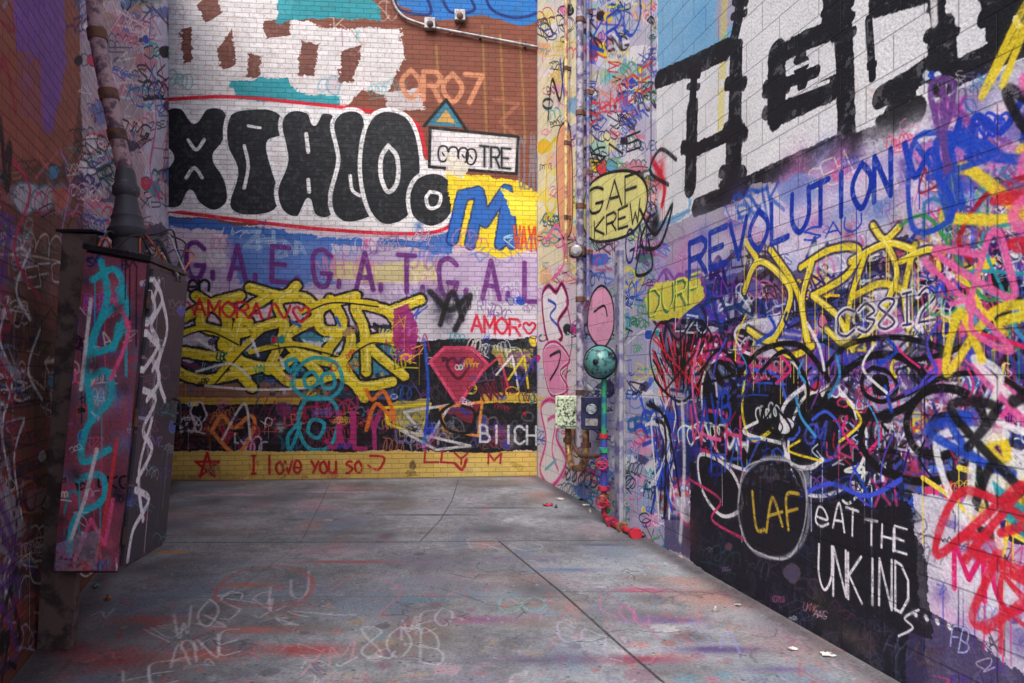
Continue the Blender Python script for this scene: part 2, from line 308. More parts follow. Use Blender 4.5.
# ================================================================ RIGHT WALL
S=WR
SL=-.28
X0,X1=538,1400
S.poly([(X0,-900),(X1,-900),(X1,1200),(X0,600)],(170,166,182),1,0)
S.poly([(538,-60),(578,-60),(578,290),(538,290)],(232,222,186),1,3)
patches(S,24,541,-5,578,285,[(232,170,128),(240,220,110),WHT,(214,204,208),(235,180,190)],6,14)
many(S,70,540,0,580,285,[BLK,(235,190,40),(215,95,160),(60,65,175),(205,65,50),WHT,TEA,(235,225,180),BLK],6,15,.95)
S.spray([(545,205),(548,160),(556,140),(560,180),(552,215),(545,205)],5,(236,205,40),1); S.poly([(557,140),(570,130),(572,225),(560,230)],(240,165,125),1,2,smooth=True); S.spray([(557,140),(570,130),(572,225),(560,230)],2.4,BLK,close=True)
S.spray([(548,120),(552,80),(560,100),(564,60)],4,BLK,1);S.spray([(560,60),(568,130)],4,BLU,.9); S.spray([(546,240),(558,226),(564,262),(552,280)],4,PNK)
S.poly([(538,285),(582,285),(590,520),(538,500)],(230,218,228),1,3)
many(S,50,541,285,580,500,[PNK,WHT,(220,50,130),BLU,BLK,(90,190,215),(240,210,70)],5,14,.95)
sh=[[(542,300),(548,286),(556,292),(562,284),(568,304),(558,322),(562,338),(548,342)],[(543,352),(556,342),(570,360),(560,372),(568,390),(550,394)],[(541,408),(552,400),(564,416),(556,436),(566,462),(552,486),(540,470),(546,440)]]
for k,p in enumerate(sh):
    S.poly(p,[(246,240,244),(240,150,195),(246,238,242)][k],1,1.5,smooth=True); S.spray(p,6,[(220,40,130),WHT,(240,150,195)][k],1,.1,close=True); S.spray(p,2.8,[BLK,(200,30,120),(225,45,140)][k],1,.2,close=True,drip=1)
S.spray([(548,300),(556,306),(550,316),(558,326)],3,BLU); S.spray([(550,356),(560,352),(558,366),(550,380)],3,BLK); S.spray([(548,420),(556,418),(552,450),(558,470)],4,PNK); S.spray([(545,470),(556,460)],3,(90,190,215)); 
S.spray([(566,300),(572,340),(566,380),(572,420)],3,MAG,.9); S.spray([(560,396),(574,404),(568,430)],3,BLK)
# strip 578-660
S.poly([(576,-60),(660,-60),(660,260),(576,270)],(194,188,208),1,3)
patches(S,40,582,-10,660,250,[WHT,(120,170,215),(235,225,150),(210,120,150),(90,90,190),(150,200,190),WHT],6,18)
many(S,190,580,-5,660,250,[BLK,BLU,NAV,(220,50,65),WHT,(70,155,95),YEL,(100,170,220),PUR,(230,145,120),LAV,BLK],5,16,.95,slope=SL,l=(.07,.16))
text(S,"SHADE",586,128,652,88,20,26,(215,60,60),2.6); text(S,"KRU",588,60,640,30,30,36,BLU,3.4); text(S,"SNE",592,165,640,148,14,16,BLK,2)
S.poly([(578,262),(660,255),(668,575),(580,512)],(168,166,200),1,3)
patches(S,40,582,250,668,545,[WHT,(60,100,205),(235,150,190),(40,40,90),(190,190,225),(60,160,170)],6,16)
many(S,170,580,245,668,545,[BLK,BLU,NAV,WHT,TEA,(220,60,130),YEL,GRN,(60,120,205),(235,230,240),BLK],5,17,.95,slope=.1,l=(.07,.16))
el=[(583,215),(588,188),(606,174),(632,172),(646,186),(645,212),(630,234),(600,242),(586,234)]
S.poly(el,(232,226,140),1,1,smooth=True); S.spray(el,3,BLK,1,close=True)
text(S,"GAF",588,214,640,200,24,28,BLK,3,jit=.15); text(S,"KREW",594,238,640,222,16,22,BLK,2.6,jit=.15)
S.poly([(588,330),(591,298),(602,286),(612,300),(613,330),(602,348)],(238,165,200),1,1,smooth=True); S.spray([(588,330),(591,298),(602,286),(612,300),(613,330),(602,348)],2.5,BLK,1,close=True)
S.spray([(594,312),(604,306),(607,316)],2.5,BLK,1)
text(S,"GAF",626,262,654,250,30,34,NAV,3);text(S,"SOL",622,300,642,300,18,18,BLU,2)
S.spray([(651,0),(651,120),(650,240)],3,(40,40,90),.6,.6)
# upper white block piece
S.poly([(655,-400),(1400,-1200),(1400,-150),(1024,60),(880,124),(760,184),(700,213),(657,232)],(226,226,231),1,5)
S.poly([(657,-120),(745,-180),(742,10),(728,50),(690,66),(690,215),(657,232)],(120,175,218),.95,6,thr=.1)
S.poly([(720,-100),(745,-120),(742,15),(716,40)],(175,165,188),.9,5,thr=.15)
S.poly([(656,80),(690,68),(692,150),(688,210),(658,222)],(228,227,231),1,3)
many(S,20,740,-10,1020,100,[(205,205,212),(195,200,210),(214,218,224)],12,30,.5,slope=SL)
S.mist(700,20,26,(90,160,215),.6); S.poly([(722,-20),(728,-20),(724,120),(716,150)],(228,210,90),.5,3)
K=(26,26,32)
for st,w in [([(658,80),(692,66),(726,50)],20),([(732,46),(738,20),(742,-20)],18),([(694,72),(692,110)],15),([(692,110),(690,186)],24),([(696,150),(726,136)],14),([(736,52),(734,132)],24),([(734,132),(732,190)],30),
  ([(696,208),(740,190),(832,150)],22),([(776,56),(776,116)],30),([(776,58),(802,42),(828,32)],20),([(784,84),(816,72)],12),([(780,114),(834,88)],24),([(800,48),(802,84)],16),
  ([(828,-20),(832,26)],22),([(840,-20),(844,60),(846,146)],26),([(850,148),(885,138),(914,112)],28),([(700,-22),(722,-28)],20),
  ([(772,-18),(806,-28)],26),([(868,20),(872,78)],10),([(880,98),(905,84),(938,62)],24),([(880,0),(930,-16),(960,-26)],36),([(908,88),(886,124)],24),
  ([(940,34),(944,80)],34),([(944,80),(990,58),(1040,36)],30),([(932,-14),(940,36)],18),([(988,-26),(1000,40)],28),([(985,18),(1034,-4)],22),([(1014,-50),(1044,30)],34)]:
    S.spray(st,w,K,1,.05,smooth=False,rough=.22)
    for _ in range(3):   # dry roller edges
        i=random.randrange(len(st)-1); f=random.random(); x=st[i][0]*(1-f)+st[i+1][0]*f; y=st[i][1]*(1-f)+st[i+1][1]*f
        S.spray([(x-w*.35,y+random.uniform(-3,3)),(x+w*.35,y+random.uniform(-3,3)+SL*4)],w*.45,K,1,.1,smooth=False,rough=.6)
for st,w in [([(706,92),(722,84)],8),([(758,66),(758,128)],5),([(858,60),(864,112)],8),([(792,70),(822,56)],4),([(792,96),(828,82)],4)]: S.spray(st,w,(228,228,232),1,.1,smooth=False)
many(S,18,930,70,1030,92,[TEA,BLU,(60,60,70),WHT,(90,100,120)],5,12,.7,slope=SL)
# haze beneath
def under(x,y): return y>238-(x-660)*.44
for i in range(110):
    x=660+random.random()*380; y=238-(x-660)*.44+random.uniform(2,110)
    S.mist(x,y,random.uniform(14,34),random.choice([(165,140,200),(215,175,212),(105,130,200),(208,204,228),(190,110,170),(110,85,170),(230,224,236)]),.85)
patches(S,34,664,110,1030,270,[(214,206,228),(235,205,222),(120,145,210),(160,130,185)],14,30,.7,.35,under)
many(S,120,664,110,1030,290,[(130,110,180),BLU,(220,130,190),WHT,(80,130,215),LAV,(215,70,120),(130,70,135)],8,24,.7,under,slope=SL)
# middle band: dark ground, layered strokes
def mid(x,y): return y>284-(x-660)*.16 and y<520+(x-620)*.50
S.poly([(660,288),(1060,225),(1060,760),(664,545)],(84,76,118),.92,8,thr=.06)
patches(S,90,664,250,1045,520,[(40,46,140),(24,24,36),(24,24,36),(215,212,228),(190,70,125),(170,165,200),(30,56,150),(56,44,90),(90,60,120),(235,232,240)],12,38,.95,.2,mid)
DP=[(40,70,190),(40,38,100),(220,65,130),WHT,(120,60,150),BLK,(60,110,205),(210,45,65),BLK,(235,230,240),NAV,BLK]
many(S,190,664,245,1045,520,DP,16,42,.98,mid,l=(.09,.18),slope=-.15)
many(S,200,664,245,1045,520,DP+[YEL,(170,160,205)],10,26,.98,mid,l=(.09,.18),slope=-.15)
for i in range(30): S.mist(random.uniform(680,900),random.uniform(350,500),random.uniform(10,24),random.choice([(22,22,36),(30,36,100)]),.8)
# lower black band, pale right
S.poly([(690,462),(740,488),(800,476),(860,494),(905,500),(930,560),(935,700),(900,720),(690,560)],(22,22,36),1,5)
S.poly([(912,490),(1060,520),(1060,800),(960,735),(930,700),(918,600)],(204,198,214),1,6)
for i in range(26): S.mist(random.uniform(925,1040),random.uniform(500,700),random.uniform(12,30),random.choice([(140,125,175),(205,165,205),(232,226,238),(180,155,200),(100,84,150)]),.8)
S.poly([(905,600),(960,630),(1060,710),(1060,820),(905,720)],(54,46,84),.85,8,thr=.15)
many(S,44,935,500,1040,700,[PUR,LAV,(205,65,125),BLU,WHT,(60,50,130),(200,120,180),BLK],7,20,.8,slope=.3)
many(S,60,700,510,935,690,[(46,44,66),(74,64,90),(60,54,60),(40,60,100),(90,56,70),(34,32,48)],7,22,.6,slope=.3,l=(.04,.09))
S.mist(690,530,22,(70,40,50),.8,26); S.mist(855,640,40,(95,80,74),.5,16); S.mist(820,610,24,(75,66,46),.4)
many(S,60,625,500,900,668,[(140,110,150),(200,115,140),TEA,(70,70,130),WHT],3,9,.6,inside=lambda x,y:abs(y-(520+(x-620)*.58)+12)<14)
# strip 644-710: tag, heart
S.mist(660,175,13,RED,1,20); S.spray([(652,160),(664,185),(662,205)],7,RED,1,.7,drip=4); S.spray([(676,160),(660,150),(650,172),(668,185)],4,BLK,.9,.5)
S.mist(655,225,14,BLK,.9,16); S.spray([(640,210),(655,235),(672,205),(660,245),(640,245),(650,215)],4,BLK,1); S.spray([(640,250),(636,275),(652,268),(648,240)],3.5,BLK,1)
S.poly([(644,300),(656,282),(700,278),(704,300),(680,318),(650,322)],(230,220,75),.9,3,thr=.1); text(S,"DURF",648,318,698,300,26,26,(60,120,80),3.4,jit=.3); text(S,"DURF",650,316,700,298,26,26,(240,232,90),2,jit=.15)
S.mist(680,362,24,(30,20,28),.9,30)
for i in range(90): 
    x=random.uniform(652,710); y=random.uniform(326,380); S.spray([(x,y),(x*.7+682*.3,y+random.uniform(12,30))],random.uniform(1.8,3.2),random.choice([(200,30,50),(220,40,60),(215,40,60),BLK,BLK]),.98,.2,smooth=False)
S.spray([(650,345),(662,322),(678,340),(694,320),(712,338),(704,372),(682,402),(656,380)],3,BLK,.9,.3,close=True); S.spray([(652,338),(700,392)],2.6,(215,35,55),.9); S.spray([(708,336),(664,392)],2.6,BLK,.9)
S.spray([(682,404),(684,470),(680,540)],7,(228,228,236),.85,.6); S.spray([(694,410),(698,480)],6,(60,50,130),.9,.7)
for i in range(22): S.spray([(645+random.uniform(-5,30),396+random.uniform(0,30)),(650+random.uniform(-5,30),430+random.uniform(-10,20)),(655+random.uniform(-5,25),470+random.uniform(-10,50))],random.uniform(2,4.5),random.choice([(40,80,215),BLK,WHT,(225,225,235),NAV]),.95,.3)
# dark rounded forms with white outlines
for p in [[(705,372),(735,350),(775,352),(800,372),(806,410),(796,446),(760,470),(724,460),(704,420)],[(790,430),(806,396),(838,394),(862,420),(864,456),(840,490),(806,494),(790,464)],[(700,455),(730,470),(742,505),(722,516),(702,490)],[(736,330),(770,322),(790,340),(776,356),(744,352)]]:
    S.poly(p,(22,21,32),1,2,smooth=True,thr=.2); S.spray(p,4,WHT,.95,.25,close=True,drip=2)
many(S,60,704,340,866,492,[(60,90,215),(40,50,150),(210,205,225),BLK,(110,70,170),(210,60,120),BLK,WHT],9,24,.95,l=(.08,.17))
for p in [[(715,380),(722,420),(745,450)],[(812,420),(826,412),(840,430),(834,456),(818,462)],[(752,370),(776,376),(786,400)]]: S.spray(p,3.6,random.choice([(60,90,215),(200,195,215)]),.95)
S.spray([(808,384),(782,410),(788,460),(808,468),(822,460)],5,(226,222,234),1,.3,drip=2); S.spray([(745,372),(742,412),(752,440),(772,430)],4,(226,205,55),1,.3)
# yellow loose dripping wildstyle
patches(S,16,750,250,930,345,[(226,222,232),(214,208,226),(190,175,215)],12,26,.9,.3)
many(S,50,750,245,930,345,[(90,80,160),WHT,(200,100,160),(50,60,160),BLK,(225,220,235)],9,22,.9,l=(.08,.16),slope=SL)
YW=[[(744,292),(758,262),(782,278),(790,300),(772,340),(748,330)],[(770,250),(796,290),(806,340)],[(812,262),(802,300),(808,342)],[(800,268),(830,250),(858,250),(846,276),(812,296)],[(812,296),(838,318),(852,350)],[(866,252),(850,300),(846,344)],[(850,262),(886,244),(912,250)],[(854,296),(880,284),(900,290)],[(884,240),(896,276),(876,322)],[(914,246),(904,290),(908,328)],[(900,262),(930,250),(938,270)],[(756,258),(744,240)],[(826,330),(850,346),(878,322)],[(770,340),(790,356),(812,346)],[(872,226),(884,240),(898,228)]]
for st in YW: S.spray(st,12,(36,28,72),.9,.2)
for st in YW: S.spray(st,7,(236,212,55),1,.25,drip=2)
for st in YW[::2]: S.spray([(x-1.5,y-2) for x,y in st],1.8,(252,240,150),.8)
text(S,"C3812",838,338,934,320,26,34,WHT,7,.95,jit=.3,sm_all=True); text(S,"C3812",838,338,934,320,26,34,(56,46,90),2.4,1,jit=.1)
many(S,60,930,180,1035,340,[(215,60,120),WHT,(60,80,200),(150,40,60),(235,228,240),BLK,GRN,NAV],9,24,.95,slope=SL,l=(.08,.16))
text(S,"DEXS",922,236,1020,196,32,38,(60,120,170),4.5,.95); S.spray([(958,278),(976,290),(962,276),(988,262)],6,YEL,1); S.spray([(992,262),(972,282),(980,310),(1004,334)],7,(240,210,60),1,.3)
S.spray([(1030,175),(985,196),(958,240),(972,262)],6,(160,22,45),1,.4); S.spray([(900,226),(930,220),(980,296),(1010,292)],4,GRN,.9)
# REVOLUTION
def lighten(x0,y0,x1,y1,r,c,n=16,a=.6):
    for i in range(n):
        f=i/(n-1); S.mist(x0+(x1-x0)*f,y0+(y1-y0)*f,r,c,a)
lighten(695,256,890,178,16,(208,196,228),20,.7)
text(S,"REVOLUTION",689,278,890,196,34,46,(20,50,165),6.5,1,.18,jit=.12,drip=1)
many(S,20,900,110,1030,190,[(28,62,190),(60,90,205),(205,120,195),(120,70,160)],14,28,.95,l=(.12,.2),slope=SL)
text(S,"WM",912,178,1030,136,38,46,(28,58,180),8,1,.35,jit=.6,sm_all=True,drip=2)
text(S,"SAU",805,242,860,230,12,16,BLU,2)
# eye and loose spiral
S.mist(880,390,40,(165,145,195),.8); S.mist(950,420,44,(150,110,170),.6)
many(S,60,850,345,1035,500,[(215,65,130),(60,60,190),WHT,(100,60,150),(170,35,60),NAV,LAV,BLK],10,26,.95,mid,l=(.08,.15))
S.spray([(822,404),(840,376),(872,356),(906,360),(926,384),(904,408),(868,418),(838,410),(822,404)],8,BLK,1,.25,drip=3); S.spray([(872,368),(890,374),(896,390),(882,402),(864,394),(862,378),(872,368)],5,BLK,1,.2); S.poly([(872,376),(886,376),(888,394),(874,394)],BLK,1,1,smooth=True)
S.spray([(826,366),(850,344),(900,338),(950,352)],6,BLK,1,.3)
S.spray([(870,410),(860,440),(880,470),(930,482),(975,460),(984,420),(960,392),(925,392),(906,420),(916,450),(944,456),(960,436),(950,418),(934,420),(932,434)],9,BLK,1,.25,drip=3)
S.spray([(905,362),(950,352),(985,330),(1018,300)],6,BLK,1,.3); S.spray([(925,384),(960,374),(1000,378),(1035,404)],6,BLK,1,.3); S.spray([(984,420),(1010,400),(1034,420)],5,BLK,1,.3)
S.spray([(738,376),(762,350),(800,346),(828,380)],6,BLK,1,.25); S.spray([(760,372),(786,352),(808,392),(788,436),(762,420),(770,396)],5,BLK,1,.25)
S.spray([(700,372),(720,350),(738,372),(724,400),(706,392)],3.5,BLK,1)
for i in range(70):
    x=random.uniform(700,1030); y=random.uniform(310,470); l=random.uniform(14,50)
    S.spray([(x,y),(x+random.uniform(-14,14),y+l*.5),(x+random.uniform(-24,24),y+l)],random.uniform(1.8,4.4),random.choice([BLU,(220,45,120),PUR,WHT,(150,25,60),(80,70,200),YEL,(60,150,210),BLK,BLK,NAV]),.95,.25)
text(S,"WTH",690,440,740,458,34,40,(220,65,120),4,.9); text(S,"HAZ",712,470,760,470,30,30,(60,95,215),3,.8)
S.spray([(700,340),(692,380),(700,430),(720,440)],4,PNK,1); S.spray([(990,440),(1010,404),(1034,396)],6,(225,75,150),1,.3); S.spray([(960,330),(1000,340),(1030,350)],5,(215,40,95),1)
S.spray([(690,480),(720,500),(712,520),(745,540)],3,(215,55,110),.9); text(S,"AVB",700,430,730,420,30,30,BLU,4)
S.spray([(800,496),(830,484),(866,496),(900,480)],5,(60,80,210),1)
# yellow / black spikes
S.poly([(945,470),(1040,452),(1040,548),(1008,540),(985,520),(965,496)],(36,34,42),.95,4,thr=.1)
many(S,14,950,470,1035,530,[BLU,WHT,(200,60,110),NAV,YEL],8,18,.9)
for st in [[(922,478),(946,494),(978,524),(988,476),(958,468)],[(1002,552),(1012,500),(1030,470)],[(1012,534),(1040,550)]]: S.spray(st,6,(236,208,70),1,.2,smooth=False,drip=2)
S.spray([(990,466),(1010,482),(1002,510)],4,WHT,1)
# loose grey ring tag, writing on black
ring=[(738,500),(746,472),(772,457),(796,468),(808,506),(803,540),(782,558),(754,552),(741,528)]
S.poly(ring,(24,22,32),.8,3,smooth=True,thr=.3)
S.spray(ring,3.6,(170,170,182),.7,.9,close=True,rough=.9); S.spray([(x+random.uniform(-6,6),y+random.uniform(-5,5)) for x,y in ring],2.2,(205,205,214),.7,.5,rough=.8)
S.spray([(752,492),(756,528),(764,530)],4,(200,166,52),.95,.4); S.spray([(766,532),(772,498),(782,526)],4,(200,166,52),.95,.4); S.spray([(768,516),(782,512)],3.4,(200,166,52),.9,.4); S.spray([(798,494),(786,496),(788,530)],4,(200,166,52),.95,.4); S.spray([(786,512),(797,509)],3.4,(200,166,52),.9,.4)
S.poly([(812,502),(905,508),(926,560),(932,640),(900,632),(820,590)],(22,21,30),.8,5,thr=.15)
text(S,"eAT",816,525,858,538,26,27,(226,222,232),2.6,jit=.45,sm_all=True); text(S,"THE",866,543,906,555,25,25,(226,222,232),2.6,jit=.4)
text(S,"UNKIND",818,588,908,614,46,48,(230,226,236),3,jit=.42,sp=4.8)
for x,y in [(914,613),(925,617),(936,621),(948,626)]: S.spray([(x,y),(x+1,y+2)],5,(230,226,236),1,.3)
S.spray([(898,636),(912,628),(904,618),(918,610)],2.6,(215,210,220),1)
lighten(950,570,1020,604,20,(224,218,232),7,.8)
text(S,"MUR",954,588,1062,634,46,54,(215,30,105),6,1,.25,jit=.3,drip=1); S.spray([(955,540),(965,560),(980,535),(1000,565)],3.4,(215,60,120),.7,.5)
for i in range(150):
    u=random.uniform(7.8,LR); v=random.uniform(0,4); c=random.choice([BLK,BLU,RED,WHT,PUR,YEL,PNK,TEA])
    pts=np.array(cat([(u+random.uniform(-.3,.3),v+random.uniform(-.25,.25)) for _ in range(6)])); S.spray_uv(pts,random.uniform(.008,.03),c,.9)
# ================================================================ LEFT WALL
S=WL
S.poly([(-400,-900),(180,-60),(180,500),(-400,1200)],(118,72,60),.9,0,thr=.2)
S.poly([(-60,-60),(70,-60),(84,60),(70,170),(-60,130)],(158,92,78),1,5)
S.poly([(10,-40),(62,-40),(66,60),(52,140),(20,110)],(134,90,180),.9,10,thr=.15)
S.poly([(-20,40),(40,60),(44,170),(-20,160)],(160,88,72),.8,8,thr=.3)
S.poly([(78,-40),(182,-40),(178,290),(84,235)],(190,172,186),1,5)
S.poly([(140,-40),(182,-40),(176,240),(146,220)],(212,212,234),1,5)
patches(S,34,84,-10,178,240,[(240,234,242),(215,120,150),(100,120,195),(60,50,80),(228,200,215)],7,18,.9,.2)
many(S,150,80,-20,178,260,[(240,234,242),(60,50,90),(220,55,90),(45,75,190),BLK,(235,130,175),(65,170,190),(220,145,130),BLK,WHT],7,20,.95,l=(.07,.15))
S.spray([(150,60),(156,120),(150,170),(160,200)],6,(200,70,160),.85,.5); S.spray([(152,0),(150,60),(164,110)],5,(65,115,210),.9); S.spray([(160,60),(168,120),(162,180)],5,(220,50,80),.8,.5)
for i in range(24): S.mist(random.uniform(-30,80),random.uniform(190,640),random.uniform(16,40),random.choice([(74,50,50),(140,64,70),(90,66,90),(60,50,56),(160,110,120),(160,80,74)]),.7)
patches(S,22,-30,160,80,640,[(50,36,42),(150,64,66),(120,96,120),(90,60,60),(170,130,150)],10,30,.75,.35)
many(S,100,-40,150,88,640,[(54,36,44),(185,65,95),(190,186,200),(40,38,60),(110,55,120),(190,115,95),BLK,(228,224,232),(80,140,170),WHT],12,34,.88,l=(.06,.13))
many(S,90,-10,150,88,640,[(44,34,44),(195,65,95),(215,212,222),(40,38,60),(120,60,130),BLK,WHT,(80,150,185)],7,16,.88)
for st in [[(8,300),(0,340),(12,380),(2,430),(10,480)],[(24,420),(14,460),(22,520)],[(30,250),(16,290),(30,320)],[(6,500),(16,540),(4,580),(14,610)],[(40,330),(28,370),(42,400)]]: S.spray(st,5,(226,226,236),.95,.3)
S.spray([(2,150),(30,190),(14,250),(40,300)],6,(200,50,95),.9); S.spray([(60,150),(70,180),(60,240)],4,(170,130,215),.8)
S.mist(85,615,14,(70,170,195),.7)
S.poly([(155,250),(182,255),(180,500),(160,510)],(100,66,110),.8,4,thr=.2); many(S,20,166,250,176,500,[WHT,BLK,PUR,BLU],6,14,.8)
for i in range(120):
    u=random.uniform(0,LL-7.2); v=random.uniform(0,3.5)
    pts=np.array(cat([(u+random.uniform(-.3,.3),v+random.uniform(-.25,.25)) for _ in range(6)])); S.spray_uv(pts,random.uniform(.008,.03),random.choice([BLK,PUR,(150,150,165),(160,50,70)]),.8)
# ================================================================ FLOOR
S=FL
S.C*=(0.80+.40*S.L)[...,None]; S.C*=(.80+.40*S.N)[...,None]
tints=[(165,128,140),(118,114,134),(158,164,170),(92,90,94),(165,120,112),(110,124,144),(168,162,166),(78,76,82),(120,108,100)]
for i in range(460):
    S.mist_uv(random.uniform(0,11),random.uniform(2,12.5),random.uniform(.06,.5),random.uniform(.06,.4),random.choice(tints),.55)
def fpatch(x,y,s,col,a,thr):
    q,k=S.uv([(x,y)]); u,v=q[0]; r=s*k[0]/S.res; cx=u/S.res; cy=v/S.res
    x0=max(int(cx-r*2),0);x1=min(int(cx+r*2),S.w);y0=max(int(cy-r*2),0);y1=min(int(cy+r*2),S.h)
    if x1<=x0 or y1<=y0: return
    X=(np.arange(x0,x1)[None,:]-cx)/r; Y=(np.arange(y0,y1)[:,None]-cy)/r
    f=np.exp(-(X*X+Y*Y)*1.2)*(S.N[y0:y1,x0:x1]*.7+S.L[y0:y1,x0:x1]*.5)
    m=(np.clip((f-thr)*8,0,1)*a)[...,None].astype(np.float32); sub=S.C[y0:y1,x0:x1]; sub*=(1-m); sub+=m*np.array(col,np.float32)/255
pal=[(195,155,168),(205,202,206),(165,95,120),(95,135,155),(135,80,105),(95,92,130),(185,105,100),(180,150,115),(66,64,76),(160,76,76),(100,130,130)]
for i in range(300):
    y=478+210*random.random(); x=random.uniform(60,880); k=(y-430)/250
    fpatch(x,y,random.uniform(4,22)*k,random.choice(pal),random.uniform(.2,.5),random.uniform(.25,.45))
for x,y,r,ry,c in [(110,660,60,30,(150,62,68)),(60,650,40,22,(130,52,70)),(200,655,44,22,(175,88,80)),(150,620,44,14,(170,88,86)),(170,552,26,6,(200,140,80)),(250,585,34,8,(185,98,84)),(230,495,40,4,(200,150,175)),(330,492,60,4,(205,145,170)),(430,515,60,4,(84,88,98)),(500,508,50,4,(80,84,92)),(350,562,60,6,(160,90,100)),(560,570,50,8,(108,122,155)),(660,620,50,12,(112,92,135)),(720,650,50,12,(92,80,118)),(600,545,34,5,(78,82,115)),(480,620,50,10,(140,98,132)),(300,650,50,18,(160,85,86)),(540,660,80,14,(102,98,122)),(420,600,30,7,(92,130,148)),(640,590,30,8,(175,85,125)),(250,630,50,12,(180,108,104)),(640,660,50,12,(140,76,94)),(780,670,40,8,(104,92,128))]:
    S.mist(x,y,r,c,.95,ry)
for i in range(520):
    y=477+213*random.random()
    x=random.uniform(130+(0 if y<600 else -90),880); k=(y-430)/250; s=random.uniform(4,20)*k
    q,_=S.uv([(x,y)]); u,v=q[0]; m=_[0]*s
    n=random.randint(3,8); ang=random.uniform(-1.5,1.5); ca,sa=math.cos(ang),math.sin(ang)
    pts=[(u+(j/n-.5)*m*3*ca+random.uniform(-.7,.7)*m,v+(j/n-.5)*m*3*sa+random.uniform(-1,1)*m) for j in range(n)]
    S.spray_uv(np.array(cat(pts)),random.uniform(.004,.012),random.choice(pal),random.uniform(.2,.5),.8,1.4)
for t,x0,y0,x1,y1,h,c in [("WOS",175,640,240,612,26,(215,208,214)),("ANE",170,668,240,652,22,(212,208,214)),("SLU",250,620,310,596,24,(205,188,200)),("80B",362,656,440,664,32,(198,200,206)),("MEO",400,640,452,625,20,(192,192,204)),("GO",500,612,545,612,16,(110,170,175)),("RO",470,548,540,552,9,(170,170,180)),("GEL",560,640,620,660,18,(172,166,192)),("SA",690,640,740,655,20,(138,138,190)),("XM",300,675,350,660,20,(205,150,160)),("LOU",600,610,650,630,14,(190,110,150)),("HE",120,690,180,680,20,(212,208,214))]:
    text(S,t,x0,y0,x1,y1,h,h,c,2.6,.6,.8,jit=.5,sm_all=True)
for i in range(46):
    x=random.uniform(90,470); y=random.uniform(595,686); S.spray([(x,y),(x+random.uniform(-14,14),y+random.uniform(-8,8)),(x+random.uniform(-24,24),y+random.uniform(-9,9)),(x+random.uniform(-24,24),y+random.uniform(-9,9))],random.uniform(1.4,3),random.choice([(215,210,216),(215,210,216),(190,110,112),(165,70,80),(90,84,110)]),.55,.7,rough=1.2)
S.spray([(215,600),(232,575),(280,566),(312,580),(300,602),(262,606)],4,(185,82,80),.6,.7,close=True,rough=1)
S.spray([(330,590),(360,575),(400,590),(380,612)],3,(190,120,138),.5,.7); S.spray([(540,580),(600,590),(660,640)],2.4,(165,95,145),.5,.6)
q=rng.random((20000,2)); 
for a,b in q: 
    i=int((b*.95)*S.h); j=int(a*S.w); c=np.array(random.choice(pal+[(60,58,62)]*8+[(180,178,176)]*3))/255; r=random.choice([1,1,1,2,2,3]); S.C[i:i+r,j:j+r]=S.C[i:i+r,j:j+r]*.4+c*.6
JC=(52,50,54)
def joint(p,w,a=.9): S.spray(p,w,JC,a,.25,smooth=False,rough=.9)
joint([(150,543),(250,542.5),(420,542),(520,541),(650,540)],1.8); joint([(498,541),(560,592),(620,646),(664,684),(700,716)],2.6)
joint([(160,598),(300,597),(480,597),(566,597)],1.2,.5); joint([(420,541),(440,520),(452,500),(458,480)],1.2,.6); joint([(560,592),(700,592),(760,600)],1.4,.6)
joint([(300,543),(210,610),(120,684)],1.2,.3); joint([(330,481),(322,500),(300,543)],1,.35)
for _ in range(9):
    x=random.uniform(200,700); y=random.uniform(500,660); p=[(x,y)]
    for k in range(9): x+=random.uniform(-14,24); y+=random.uniform(-5,7); p.append((x,y))
    S.spray(p,.9,(58,56,60),.75,.2,smooth=False)
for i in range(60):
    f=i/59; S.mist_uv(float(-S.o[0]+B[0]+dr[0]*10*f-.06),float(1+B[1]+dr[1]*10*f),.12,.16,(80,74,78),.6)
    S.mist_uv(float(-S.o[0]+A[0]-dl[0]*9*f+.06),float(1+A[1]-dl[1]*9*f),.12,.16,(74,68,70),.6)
    S.mist_uv(float(-S.o[0]+A[0]+(B-A)[0]*f),float(1+A[1]+(B-A)[1]*f-.06),.12,.08,(104,98,90),.6)
